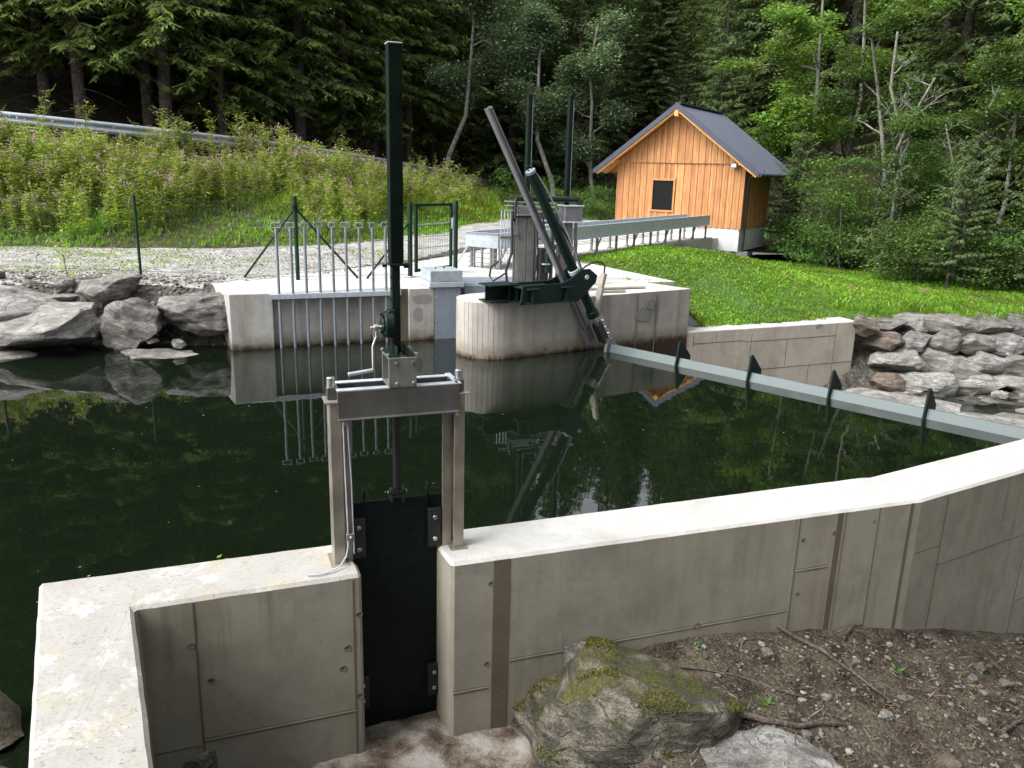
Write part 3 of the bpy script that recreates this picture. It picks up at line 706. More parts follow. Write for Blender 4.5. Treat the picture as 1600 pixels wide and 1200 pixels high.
# ---------------------------------------------------------------- hydraulic ram of the weir flap
ram = thing('hydraulic_ram', 'dark green hydraulic ram leaning over the pier edge on a steel bracket', 'ram')
def box_prof(prof, o0, o1, name, mat, parent, bevel=.004):
    mb = MB(); mb.prism([pp(s, 0, z) for s, z in prof], PN * o0, PN * o1); return mb.build(name, mat, parent, bevel)
br = MB(); 
br.prism([pp(s, 0, z) for s, z in [(-1.42, 1.155), (-.72, 1.16), (-.55, 1.22), (-.36, 1.35), (-.2, 1.355), (-.05, 1.25), (-.07, 1.14), (-.40, .86), (-1.45, .90)]], PN * .31, PN * .345)
br.prism([pp(s, 0, z) for s, z in [(-1.42, 1.155), (-.72, 1.16), (-.55, 1.22), (-.36, 1.35), (-.2, 1.355), (-.05, 1.25), (-.07, 1.14), (-.40, .86), (-1.45, .90)]], PN * -.04, PN * -.005)
bro = br.build('bracket_side', MT['green'], ram, .004)
mb = MB(); mb.box(pp(-.95, .15, .885), (1.05, .40, .022), PD); mb.build('base_plate', MT['green'], ram, .003)
mb = MB(); mb.box(pp(-1.12, .15, 1.11), (.60, .36, .02), PD); mb.build('top_plate', MT['green'], ram, .003)
mb = MB(); mb.box(pp(-1.56, -.10, 1.135), (.50, .36, .02), PD); mb.box(pp(-1.56, -.10, .895), (.50, .36, .02), PD); mb.box(pp(-1.56, -.1, 1.015), (.48, .02, .24), PD); mb.box(pp(-1.33, -.1, 1.015), (.02, .34, .24), PD)
mb.build('anchor_beam', MT['green'], ram, .003)
for s in (-1.28, -.66):
    mb = MB(); mb.box(pp(s, .38, 1.005), (.018, .07, .2), PD); mb.box(pp(s, .39, 1.105), (.2, .09, .016), PD); mb.box(pp(s, .39, .897), (.2, .09, .016), PD); mb.build('stiffener', MT['green'], ram, .002)
mb = MB(); mb.tube([pp(-.26, .37, 1.23), pp(-.26, -.06, 1.23)], .035, 14); mb.build('trunnion_pin', MT['galv'], ram, .004, True)
# cylinder axis
c0 = Vector(pp(-1.255, .2, 2.77)); c1 = Vector(pp(.01, .2, .62)); ca = (c1 - c0).normalized()
L_ = (c1 - c0).length
mb = MB(); mb.tube([c0, c0 + ca * L_], .073, 20); mb.build('cylinder', MT['green'], ram, .004, True)
mb = MB(); mb.tube([c0 - ca * .02, c0 + ca * .03], .078, 20); mb.build('end_cap', MT['sheet'], ram, .004, True)
mb = MB(); mb.tube([c0 + ca * 1.66, c0 + ca * 1.73], .088, 20); mb.build('trunnion_collar', MT['galv'], ram, .004, True)
mb = MB(); mb.tube([c1 - ca * .06, c1 + ca * .05], .098, 20); fl = mb.build('gland_flange', MT['green'], ram, .004, True)
q1 = PN; q2 = ca.cross(PN).normalized()
for k in range(10):
    a = 2 * math.pi * k / 10; p = c1 + (q1 * math.cos(a) + q2 * math.sin(a)) * .082
    mb = MB(); mb.tube([p + ca * .05, p + ca * .066], .011, 6); mb.build('bolt', MT['galv'], fl, 0)
mb = MB(); mb.tube([c1, c1 + ca * .28], .04, 14); mb.build('piston_rod', MT['bolt'], ram, .002, True)
c2 = c1 + ca * .26
mb = MB(); mb.box(c2 + ca * .1, (.36, .15, .13), ca, PN); mb.tube([c2 + ca * .26 + PN * .1, c2 + ca * .26 - PN * .1], .055, 12); mb.build('rod_clevis', MT['rubber'], ram, .012)
mb = MB()
for k in range(7):
    p = c1 + ca * (.14 + k * .062) + q2 * -.085 + PN * (.04 if k % 2 else .06)
    rg = []
    for j in range(9):
        a = 2 * math.pi * j / 8; u = ca; v = PN if k % 2 else q2
        rg.append(p + u * (.046 * math.cos(a)) + v * (.026 * math.sin(a)))
    mb.tube(rg, .010, 6, False)
mb.build('safety_chain', MT['bolt'], ram, 0, True)
ey = [c0 - ca * .05 + ca * (-.045 * math.cos(a)) + PD * (.045 * math.sin(a)) for a in [2 * math.pi * k / 14 for k in range(15)]]
mb = MB(); mb.tube(ey, .009, 6, False); mb.build('lifting_eye', MT['green'], ram, 0, True)
hs_ = [c0 + ca * .03 + PD * .09, c0 + ca * .3 + PD * .13 + PN * .03, c0 + ca * .9 + PD * .15 + PN * .04, c0 + ca * 1.4 + PD * .14 + PN * .04, c0 + ca * 1.72 + PD * .11 + PN * .03]
mb = MB(); mb.tube(hs_, .012, 8); mb.build('hydraulic_pipe', MT['galv'], ram, 0, True)
hs_ = [c0 + ca * .7 + PD * .09 - PN * .05, c0 + ca * 1.1 + PD * .15, c0 + ca * 1.45 + PD * .2 - PN * .03, c0 + ca * 1.75 + PD * .15]
mb = MB(); mb.tube(hs_, .016, 8); mb.build('hydraulic_hose', MT['rubber'], ram, 0, True)
# grey square guide arm beside the ram
sa0 = Vector(pp(-1.90, .065, 3.606)); sa1 = Vector(pp(-.02, .065, .35))
sa = (sa1 - sa0).normalized(); sq2 = sa.cross(PN).normalized()
ga = thing('guide_arm', 'long grey hollow steel arm leaning beside the green ram on the pier', 'arm')
mb = MB()
for k in (-1, 1):
    mb.box((sa0 + sa1) / 2 + sq2 * (k * .034), ((sa1 - sa0).length, .10, .012), sa, PN)
    mb.box((sa0 + sa1) / 2 + PN * (k * .05), ((sa1 - sa0).length - .02, .01, .056 + .012), sa, PN)
mb.build('hollow_section', MT['grey_steel'], ga, .002)
mb = MB(); mb.box((sa0 + sa1) / 2 + PN * .056, ((sa1 - sa0).length - .03, .004, .014), sa, PN); mb.build('slot', MT['rubber'], ga, 0)
mb = MB(); mb.box(sa1 + sa * .1 + PN * .0, (.30, .03, .2), sa, PN); mb.build('end_plate', MT['grey_steel'], ga, .004)
# stainless plate and hose on the downstream side
sp0 = pp(.36, -.0, 1.22); sp1 = pp(.14, .06, .48)
gp_ = thing('hose_guard', 'narrow stainless hose guard plate leaning on the pier face beside the ram', 'guard')
mb = MB(); mb.bar(sp0, Vector(sp0).lerp(Vector(sp1), .30), .06, .10, PN); mb.build('upper_sleeve', MT['stainless'], gp_, .003)
mb = MB(); mb.bar(Vector(sp0).lerp(Vector(sp1), .3), sp1, .05, .13, PN); mb.build('guard_plate', MT['stainless'], gp_, .003)
mb = MB(); mb.tube([Vector(sp0) + ZA * -.02, pp(.37, 0, 1.34), pp(.30, .0, 1.40), pp(.14, .02, 1.42), pp(-.04, .04, 1.36), pp(-.16, .06, 1.3)], .014, 8); mb.build('hose', MT['rubber'], gp_, 0, True)

# ---------------------------------------------------------------- rack cleaning machine
rk = thing('rack_machine', 'stainless trash rack machine with two tall green cylinders behind the pier', 'machine')
P1 = Vector((.15, 14.3, 0)); P2 = Vector((.86, 14.55, 0)); kd = (P2 - P1).normalized(); kn = Vector((-kd.y, kd.x, 0))
for P_, wd in ((P1, .30), (P2, .24)):
    mb = MB(); cchan(mb, P_ - kd * wd / 2 - kn * .1 + ZA * .6, P_ - kd * wd / 2 - kn * .1 + ZA * 2.0, kd * wd * .44, kn * .16, .012)
    cchan(mb, P_ + kd * wd * .06 - kn * .1 + ZA * .6, P_ + kd * wd * .06 - kn * .1 + ZA * 2.0, kd * wd * .44, kn * .16, .012)
    mb.build('column', MT['column_steel'], rk, .003)
    mb = MB(); mb.box(P_ - kn * .04 + ZA * 1.3, (.03, .05, 1.4), kd); mb.build('column_rail', MT['galv'], rk, .002)
mb = MB(); mb.box((P1 + P2) / 2 + kn * .1 + ZA * 2.03, (1.05, .12, .10), kd); mb.build('head_beam', MT['grey_steel'], rk, .004)
mb = MB(); mb.box(P1 - kn * .05 + ZA * 2.045, (.42, .3, .03), kd); mb.box(P1 - kn * .05 + ZA * 2.12, (.3, .18, .12), kd); mb.build('head_plate', MT['grey_steel'], rk, .004)
mb = MB(); mb.box(P2 + kd * .09 - kn * .05 + ZA * 2.06, (.34, .3, .28), kd); mb.build('drive_box', MT['grey_steel'], rk, .006)
mb = MB(); mb.box(P2 + kd * .09 - kn * .05 + ZA * 1.93, (.38, .34, .02), kd); mb.box(P2 + kd * .09 - kn * .05 + ZA * 2.21, (.38, .34, .02), kd); mb.build('drive_flange', MT['galv'], rk, .003)
for P_, top in ((P1 + kd * .02, 4.0), (P2 + kd * .02, 4.03)):
    mb = MB(); mb.tube([P_ + ZA * 2.05, P_ + ZA * top], .052, 16); cy = mb.build('lift_cylinder', MT['green_pole'], rk, .003, True)
    mb = MB(); mb.tube([P_ + ZA * top, P_ + ZA * (top + .03)], .058, 16); mb.build('end_cap', MT['green_pole'], cy, .003, True)
    mb = MB(); mb.tube([P_ + ZA * (top + .06) + kd * (.035 * math.cos(a)) + ZA * (.04 * math.sin(a)) for a in [2 * math.pi * k / 12 for k in range(13)]], .009, 6, False); mb.build('lifting_eye', MT['green_pole'], cy, 0, True)
    mb = MB(); mb.tube([P_ + kd * .062 + ZA * 2.05, P_ + kd * .062 + ZA * (top - .05)], .010, 6); mb.build('oil_pipe', MT['galv'], cy, 0, True)
# black hose hoop over the head
hoop = []
for a in np.linspace(0, math.pi, 15):
    hoop.append((P1 + P2) / 2 - kn * .12 + kd * (-.60 * math.copysign(min(1, abs(math.cos(a)) * 1.25), math.cos(a))) + ZA * (1.98 + .36 * min(1, math.sin(a) * 1.6)))
for off in (0, .055):
    mb = MB(); mb.tube([Vector(p) + kn * off - ZA * off * .8 for p in hoop], .028, 8); mb.build('hydraulic_hose', MT['rubber'], rk, 0, True)
for z in (2.12, 2.2, 2.27):
    mb = MB(); mb.tube([P1 - kd * .42 - kn * .1 + ZA * z, P1 + kd * .5 - kn * .14 + ZA * (z - .02)], .009, 6); mb.build('oil_pipe', MT['galv_bright'], rk, 0, True)
for k, s in enumerate((-.46, -.40, -.34, -.29)):
    mb = MB(); mb.tube([P1 + kd * s - kn * .08 + ZA * 2.12, P1 + kd * s - kn * .08 + ZA * (1.35 - .05 * k), P1 + kd * (s + .05) - kn * .1 + ZA * 1.2], .009, 6); mb.build('oil_pipe', MT['galv'], rk, 0, True)
mb = MB(); mb.box(P1 + kd * -.3 - kn * .08 + ZA * 1.66, (.36, .04, .05), kd); mb.build('pipe_clamp', MT['grey_steel'], rk, .003)
mb = MB(); mb.tube([P1 + kd * -.25 - kn * .08 + ZA * 2.25, P1 + kd * -.27 - kn * .1 + ZA * 1.9, P1 + kd * -.26 - kn * .1 + ZA * 1.4, P1 + kd * -.36 - kn * .1 + ZA * 1.1, P1 + kd * -.34 - kn * .1 + ZA * .88], .024, 8); mb.build('hydraulic_hose', MT['rubber'], rk, 0, True)
mb = MB(); mb.tube([P1 + kd * -.5 + ZA * 1.25 - kn * .1, P1 + kd * -.64 + ZA * 1.15 - kn * .1, P1 + kd * -.66 + ZA * 1.0 - kn * .1, P1 + kd * -.6 + ZA * .9 - kn * .1, P1 + kd * -.35 + ZA * 1.05 - kn * .1], .018, 8); mb.build('hydraulic_hose', MT['rubber'], rk, 0, True)
mb = MB(); mb.box(P1 + kd * -.2 - kn * .08 + ZA * 1.78, (.1, .08, .16), kd); mb.build('junction_box', MT['grey_steel'], rk, .005)
for s_, o_, w_ in ((-.20, -.04, .035), (.19, -.06, .04), (.52, -.02, .05), (.62, -.08, .03), (.98, .0, .04)):
    mb = MB(); mb.box(P1 + kd * s_ + kn * o_ + ZA * 1.42, (w_, .05, 1.2), kd); mb.build('upright', MT['grey_steel'], rk, .003)
for z_ in (1.25, 1.62, 1.9):
    mb = MB(); mb.box((P1 + P2) / 2 + kn * .12 + ZA * z_, (.95, .03, .05), kd); mb.build('cross_rail', MT['galv'], rk, .002)
mb = MB(); mb.bar(P1 + kd * .1 + kn * .1 + ZA * .95, P2 + kn * .1 + ZA * 1.6, .04, .04); mb.build('diagonal_brace', MT['grey_steel'], rk, .002)
for k_ in range(4):
    a_ = P1 + kd * (.12 + .14 * k_) - kn * .14
    mb = MB(); mb.tube([a_ + ZA * 2.1, a_ + kd * .05 - kn * .05 + ZA * 1.8, a_ + kd * .09 + ZA * 1.4, a_ + kd * .04 + ZA * .9], .014, 6); mb.build('hydraulic_hose', MT['rubber'], rk, 0, True)
# pump between the columns
pu = P1 + kd * .30 - kn * .16
mb = MB(); mb.box(pu + ZA * 1.12, (.17, .16, .72), kd); mb.build('pump_stand', MT['rubber'], rk, .008)
mb = MB(); mb.tube([pu + kd * .06 - kn * .1 + ZA * 1.05, pu + kd * .06 - kn * .1 + ZA * 1.4], [.075, .07], 14); mb.tube([pu + kd * .06 - kn * .1 + ZA * 1.4, pu + kd * .06 - kn * .1 + ZA * 1.46], [.07, .03], 14); mb.build('pump_motor', MT['green'], rk, .004, True)
mb = MB(); mb.tube([pu + kd * .02 - kn * .1 + ZA * 1.2, pu + kd * .02 - kn * .1 + ZA * 1.225], .09, 14); mb.build('motor_band', MT['bolt'], rk, 0, True)
mb = MB(); mb.tube([pu + kd * .1 + ZA * 1.25 - kn * .1, pu + kd * .22 + ZA * 1.28 - kn * .1, pu + kd * .28 + ZA * 1.4 - kn * .1], .028, 8); mb.build('pump_hose', MT['rubber'], rk, 0, True)

# ---------------------------------------------------------------- flume to the hut
FA = Vector((-.35, 16.0, 0)); FB = Vector((6.08, 25.62, 0)); fd = (FB - FA).normalized(); fn = Vector((-fd.y, fd.x, 0)); FL = (FB - FA).length
flume = thing('steel_flume', 'long galvanised steel trough on posts running from the machine to the hut', 'flume')
def fz(s): return 1.28 + .04 * s / FL
FWd = .78
segs = 6
for k in range(segs):
    s0 = FL * k / segs; s1 = FL * (k + 1) / segs - .006
    for off, nm in ((0, 'trough_side'), (FWd, 'trough_side')):
        mb = MB(); a = FA + fd * s0 + fn * off + ZA * (fz(s0) + .15); b_ = FA + fd * s1 + fn * off + ZA * (fz(s1) + .15)
        mb.bar(a, b_, .006, .29); mb.bar(a + ZA * .145 + fn * (.02 if off == 0 else -.02), b_ + ZA * .145 + fn * (.02 if off == 0 else -.02), .055, .008)
        mb.bar(a - ZA * .15 - fn * .012, b_ - ZA * .15 - fn * .012, .05, .012)
        mb.build(nm, MT['galv'], flume, .001)
    mb = MB(); mb.bar(FA + fd * s0 + fn * FWd / 2 + ZA * (fz(s0) + .012), FA + fd * s1 + fn * FWd / 2 + ZA * (fz(s1) + .012), FWd - .01, .008); mb.build('trough_floor', MT['galv'], flume, 0)
mb = MB(); mb.box(FA + fn * FWd / 2 - fd * .01 + ZA * (fz(0) + .15), (FWd + .02, .008, .29), fn); mb.box(FA + fn * FWd / 2 - fd * .03 + ZA * (fz(0) + .295), (FWd + .03, .05, .008), fn); mb.build('end_plate', MT['galv_bright'], flume, .001)
npost = 12
for k in range(npost):
    s = .12 + (FL - .35) * k / (npost - 1)
    for off in (.03, FWd - .05):
        b0 = FA + fd * s + fn * off
        mb = MB(); mb.box(b0 + ZA * ((ZT + fz(s)) / 2), (.05, .05, fz(s) - ZT), fd); mb.box(b0 + ZA * (ZT + .006), (.12, .12, .012), fd); mb.build('leg', MT['grey_steel'], flume, .002)
    if k < npost - 1 and k % 2 == 0:
        mb = MB(); mb.bar(FA + fd * s + fn * .1 + ZA * (ZT + .02), FA + fd * (s + .35) + fn * .1 + ZA * (fz(s)), .03, .03); mb.build('brace', MT['galv'], flume, .001)
for z, off in ((-.05, .0), (-.085, .0), (-.12, .01)):
    mb = MB(); mb.bar(FA + fd * .1 + fn * off + ZA * (fz(0) + z), FB + fn * off + ZA * (fz(FL) + z), .01, .01); mb.build('cable', MT['grey_steel'], flume, 0)
for s in (-.28, ):
    mb = MB(); mb.bar(FA + fn * .75 + fd * .0 + ZA * fz(0), FA + fn * .95 - fd * .15 + ZA * ZT, .035, .035); mb.build('brace', MT['galv'], flume, .002)
for k_, (s_, o_) in enumerate(((.0, .2), (.0, .42), (.0, .62), (.45, .4), (.8, .1), (.8, .7))):
    mb = MB(); mb.box(FA + fd * (s_ + .05) + fn * o_ + ZA * ((ZT + fz(0)) / 2), (.04, .04, fz(0) - ZT), fd); mb.build('leg', MT['grey_steel'], flume, .002)
for z_ in (.1, .2, .3):
    mb = MB(); mb.bar(FA + fd * .03 + fn * .02 + ZA * (ZT + z_), FA + fd * .03 + fn * .76 + ZA * (ZT + z_), .014, .014); mb.build('cable', MT['grey_steel'], flume, 0)
kerb = MB(); kerb.bar(Vector((.75, 17.72, .70)), Vector((6.2, 25.9, .74)), .16, .36); ko = kerb.build('concrete_kerb', MT['concrete_far'], None, .008)
tag(ko, 'low concrete kerb wall beneath the flume at the edge of the grass mound', 'kerb')

# ================================================================== HUT
hs3 = Vector((.53, .85, 0)).normalized(); hg = Vector((hs3.y, -hs3.x, 0)); HA = Vector((7.16, 26.15, 0)); HW = 4.4; HD = 3.0
hut = thing('wooden_hut', 'small larch-clad hut with a dark metal gable roof at the end of the flume', 'hut')
def hp(u, v, z): return HA - hg * u + hs3 * v + ZA * z      # u: from right corner to the left, v: depth
zb, ze, zr = 1.2, 3.24, 4.86
# plinth and core
mb = MB(); mb.prism([hp(-.0, .04, 0), hp(HW, .04, 0), hp(HW, HD, 0), hp(-.0, HD, 0)], (0, 0, .45), (0, 0, zb)); mb.build('plinth', MT['render_white'], hut, .01)
mb = MB(); mb.prism([hp(.06, .06, zb), hp(HW - .06, .06, zb), hp(HW - .06, .06, ze), hp(HW / 2, .06, zr), hp(.06, .06, ze)], (0, 0, .004), hs3 * (HD - .12) + ZA * .004); mb.build('wall_core', MT['wood_trim'], hut, 0)
rw = random.Random(7)
def gable_z(u): return zr - abs(u - HW / 2) * (zr - ze) / (HW / 2) - .02
# gable boards
wx0, wx1, wz0, wz1 = 2.33, 3.05, 1.66, 2.62         # window opening (u from right)
u = .0; boards = []
while u < HW - .02:
    wdt = rw.uniform(.085, .14); u1 = min(HW, u + wdt); boards.append((u, u1)); u = u1
for i, (u0, u1) in enumerate(boards):
    prd = .028 if i % 2 else .012
    zlo = zb - .03; uc = (u0 + u1) / 2
    spans = [(zlo, ze)]
    if u1 > wx0 and u0 < wx1: spans = [(zlo, wz0), (wz1, ze)]
    for a, b_ in spans:
        mb = MB(); mb.prism([hp(u0 + .003, .06, a), hp(u1 - .003, .06, a), hp(u1 - .003, .06, b_), hp(u0 + .003, .06, b_)], (0, 0, 0), -hs3 * (.02 + prd)); mb.build('board', MT['wood'], hut, .004)
    zt0, zt1 = gable_z(u0), gable_z(u1)
    if max(zt0, zt1) > ze + .06:
        q = [hp(u0 + .003, .06, ze - .05), hp(u1 - .003, .06, ze - .05), hp(u1 - .003, .06, max(ze, zt1)), hp(u0 + .003, .06, max(ze, zt0))]
        mb = MB(); mb.prism(q, -hs3 * .05, -hs3 * (.055 + prd + .015)); mb.build('gable_board', MT['wood'], hut, .004)
# side boards (right wall)
v = 0; i = 0
while v < HD - .02:
    wdt = rw.uniform(.12, .18); v1 = min(HD, v + wdt)
    mb = MB(); mb.prism([hp(.06, v + .004, zb - .03), hp(.06, v1 - .004, zb - .03), hp(.06, v1 - .004, ze + .05), hp(.06, v + .004, ze + .05)], (0, 0, 0), hg * (.085 + (.014 if i % 2 else 0))); mb.build('side_board', MT['wood'], hut, .004)
    v = v1; i += 1
for u, v in ((.03, -.005),):
    mb = MB(); mb.box(hp(0, 0, (zb + ze) / 2) , (.10, .10, ze - zb + .08), hg); mb.build('corner_board', MT['wood'], hut, .006)
# window
wf = MB()
for (ua, ub, za, zc_) in ((wx0 - .06, wx1 + .06, wz1, wz1 + .06), (wx0 - .08, wx1 + .08, wz0 - .06, wz0), (wx0 - .06, wx0, wz0, wz1), (wx1, wx1 + .06, wz0, wz1)):
    wf.prism([hp(ua, .06, za), hp(ub, .06, za), hp(ub, .06, zc_), hp(ua, .06, zc_)], -hs3 * .02, -hs3 * .075)
wfo = wf.build('window', MT['wood'], hut, .004)
mb = MB(); mb.prism([hp(wx0, .06, wz0), hp(wx1, .06, wz0), hp(wx1, .06, wz1), hp(wx0, .06, wz1)], -hs3 * .005, -hs3 * .022); mb.build('pane', MT['dark_pane'], wfo, 0)
# roof
ovh = .62; fo = .50; bk = .95
sl_len = math.hypot(HW / 2 + ovh, (zr - ze) * (HW / 2 + ovh) / (HW / 2))
slope = (zr - ze) / (HW / 2)
for sgn in (-1, 1):
    rd = (-hg * sgn * -1 if False else hg * sgn); rd = (rd - ZA * slope).normalized()
    rn = rd.cross(hs3); rn = rn if rn.z > 0 else -rn
    ridge = hp(HW / 2, 0, zr + .12)
    # rafters / soffit
    mb = MB(); mb.box(ridge + rd * sl_len / 2 - rn * .05 + hs3 * (HD + bk - fo) / 2, (sl_len, HD + fo + bk - .04, .06), rd, hs3); mb.build('soffit', MT['wood_trim'], hut, .004)
    mb = MB(); mb.box(ridge + rd * (sl_len / 2 - .01) - rn * .085 - hs3 * (fo - .0), (sl_len - .02, .04, .16), rd, hs3); mb.build('barge_board', MT['wood_trim'], hut, .004)
    # sheet with ribs
    mb = MB(); nr = 28; y0 = -fo - .05; y1 = HD + bk + .05; prof = []
    for k in range(nr):
        a = y0 + (y1 - y0) * k / nr; b_ = (y1 - y0) / nr
        prof += [(a, 0), (a + b_ * .62, 0), (a + b_ * .70, .032), (a + b_ * .92, .032)]
    prof.append((y1, 0))
    P0 = [ridge + rn * (.0 + h) + hs3 * a for a, h in prof]
    vs = P0 + [p + rd * (sl_len + .04) for p in P0]; n_ = len(P0)
    mb.add(vs, [(k, k + 1, n_ + k + 1, n_ + k) for k in range(n_ - 1)])
    mb.build('roof_sheet', MT['roof'], hut, 0)
    mb = MB(); mb.box(ridge + rd * (sl_len / 2) - hs3 * (fo + .055) - rn * .03, (sl_len + .03, .02, .15), rd, hs3); mb.build('verge_trim', MT['roof'], hut, .003)
    mb = MB(); mb.box(ridge + rd * (sl_len + .05) - rn * .02 + hs3 * (HD + bk - fo) / 2, (.09, HD + fo + bk + .06, .09), rd, hs3); mb.build('gutter', MT['roof'], hut, .015)
    for k in range(5):
        mb = MB(); c = hp(HW / 2, 0, zr) ; 
        mb.box(ridge + rd * (sl_len - .42) - rn * .13 + hs3 * (k * HD / 4), (.7, .08, .12), rd, hs3); mb.build('rafter_tail', MT['wood_trim'], hut, .006)
mb = MB(); mb.box(hp(HW / 2, -.25, zr - .14), (.14, .6, .2), hg); mb.build('ridge_beam', MT['wood_trim'], hut, .006)
for u in (0.02, HW - .02):
    mb = MB(); mb.box(hp(u, -.22, ze - .02), (.12, .5, .16), hg); mb.build('purlin', MT['wood_trim'], hut, .006)
for k in range(9):
    mb = MB(); mb.box(hp(HW / 2, -.45 + k * .48 + .23, zr + .16), (.20, .46, .05), hg); mb.build('ridge_cap', MT['roof'], hut, .012)
dp = [hp(-.58, .12, ze - .26), hp(-.35, .12, ze - .36), hp(-.16, .14, ze - .45), hp(-.12, .15, ze - .6), hp(-.12, .15, .45)]
mb = MB(); mb.tube(dp, .045, 10); mb.build('downpipe', MT['rubber'], hut, 0, True)
mb = MB(); mb.box(hp(.30, -.12, ze - .10), (.18, .16, .13), hg); lf = mb.build('floodlight', MT['galv_bright'], hut, .01)
mb = MB(); mb.box(hp(.30, -.205, ze - .10), (.15, .012, .10), hg); mb.build('lamp_glass', MT['bolt'], lf, .002)
for (u, v) in ((.0, .25), (.0, 2.2), (2.2, 2.8)):
    mb = MB(); mb.box(hp(u + .2, v, .2), (.14, .14, .9), hg); mb.build('foundation_post', MT['render_white'], hut, .004)

# ================================================================== FENCE
def fpost(name, base, top, lab, braces=(), r=.03):
    b0 = Vector(base); f = thing(name, lab, 'fence post', b0, 0, 'green fence posts')
    mb = MB(); mb.tube([(0, 0, -.1), (0, 0, top - b0.z)], r, 12); mb.build('post', MT['fence_green'], f, .002, True)
    mb = MB(); mb.tube([(0, 0, top - b0.z), (0, 0, top - b0.z + .018)], r + .004, 12); mb.build('cap', MT['rubber'], f, .002, True)
    for e in braces:
        d = Vector(e) - b0
        mb = MB(); mb.tube([(0, 0, top - b0.z - .18), d], .020, 8); mb.build('brace', MT['fence_green'], f, 0, True)
        mb = MB(); mb.tube([(0, 0, top - b0.z - .22), (0, 0, top - b0.z - .14)], r + .008, 12); mb.build('clamp', MT['fence_green'], f, 0, True)
    return f
FPT = Vector((-3.74, 13.79, ZT)); FPL = Vector((-6.55, 14.0, .86)); GPL = Vector((-1.9, 14.55, ZT)); GPR = Vector((-1.16, 15.62, ZT))
FPE = Vector((-9.4, 14.2, .88))
fpost('fence_post', FPT, 2.26, 'dark green fence corner post with two slanting braces behind the rods', [(-4.71, 13.92, .87), (-2.79, 14.22, .87)], .036)
fpost('fence_post', FPL, 2.2, 'thin dark green fence post standing alone at the gravel edge above the boulders', (), .024)
fpost('fence_post', FPE, 2.2, 'green fence post at the far left end of the gravel yard', (), .024)
fg = thing('fence_gate', 'green framed wire mesh fence gate beside the intake platform', 'gate', GPL)
gdv = (GPR - GPL); gl = gdv.length; gdn = gdv.normalized()
for a, r in ((0, .034), (gl, .034)):
    mb = MB(); mb.box(gdn * a + ZA * .66, (.065, .065, 1.34), gdn); mb.build('gate_post', MT['fence_green'], fg, .004)
mb = MB(); mb.box(gdn * 0 + ZA * .01, (.16, .16, .014), gdn); mb.build('base_plate', MT['galv'], fg, .002)
a0, a1 = .16, gl - .14
mb = MB()
for a in (a0, a1): mb.box(gdn * a + ZA * .68, (.05, .045, 1.22), gdn)
for z in (.10, 1.27): mb.box(gdn * ((a0 + a1) / 2) + ZA * z, (a1 - a0 + .05, .045, .05), gdn)
mb.build('gate_frame', MT['fence_green'], fg, .003)
mb = MB(); k = a0 + .05
while k < a1 - .02: mb.tube([gdn * k + ZA * .1, gdn * k + ZA * 1.27], .0028, 5, False); k += .05
for z in (.3, .5, .7, .9, 1.1):
    for o in (-.006, .006): mb.tube([gdn * a0 + ZA * z + Vector((-gdn.y, gdn.x, 0)) * o, gdn * a1 + ZA * z + Vector((-gdn.y, gdn.x, 0)) * o], .0035, 5, False)
mb.build('wire_mesh', MT['fence_green'], fg, 0)
mb = MB(); mb.box(gdn * (a1 + .0) + ZA * .92 + Vector((.03, -.02, 0)), (.05, .05, .2), gdn); mb.build('lock', MT['galv_bright'], fg, .006)
mb = MB(); mb.bar(gdn * (a0 + .02) + ZA * .92, gdn * (a1 + .04) + ZA * .94, .012, .02); mb.build('cross_rail', MT['galv'], fg, .001)
mb = MB(); mb.tube([ZA * 1.0, Vector((-2.62, 14.18, ZT)) - GPL], .02, 8); mb.build('brace', MT['fence_green'], fg, 0, True)
def chainlink(a, b_, z0, h, lab):
    a = Vector(a); b_ = Vector(b_); d = (b_ - a); L = d.length; d.normalize(); mb = MB(); st = .075
    k = -h
    while k < L:
        for sg_ in (1, -1):
            s0, s1 = k, k + h; q0, q1 = 0., h
            if s0 < 0: q0 = -s0; s0 = 0
            if s1 > L: q1 -= s1 - L; s1 = L
            if s1 - s0 > .02:
                za, zb_ = (q0, q1) if sg_ > 0 else (h - q0, h - q1)
                mb.tube([a + d * s0 + ZA * (z0 + za), a + d * s1 + ZA * (z0 + zb_)], .0006, 3, False)
        k += st
    me = mb.mesh('wire'); f = thing('wire_fence', lab, 'fence'); link('chain_mesh', me, MT['fence_green'], f)
    mb = MB()
    for z in (z0 + .02, z0 + h / 2, z0 + h): mb.tube([a + ZA * z, b_ + ZA * z], .003, 5, False)
    mb.build('tension_wire', MT['fence_green'], f, 0)
chainlink((FPL.x, FPL.y, 0), (FPT.x, FPT.y, 0), .9, 1.25, 'see-through green wire fence between the lone post and the corner post')
chainlink((FPT.x, FPT.y, 0), (GPL.x, GPL.y, 0), .9, 1.25, 'see-through green wire fence between the braced corner post and the gate')
chainlink((FPE.x, FPE.y, 0), (FPL.x, FPL.y, 0), .9, 1.25, 'see-through green wire fence left of the lone thin post')

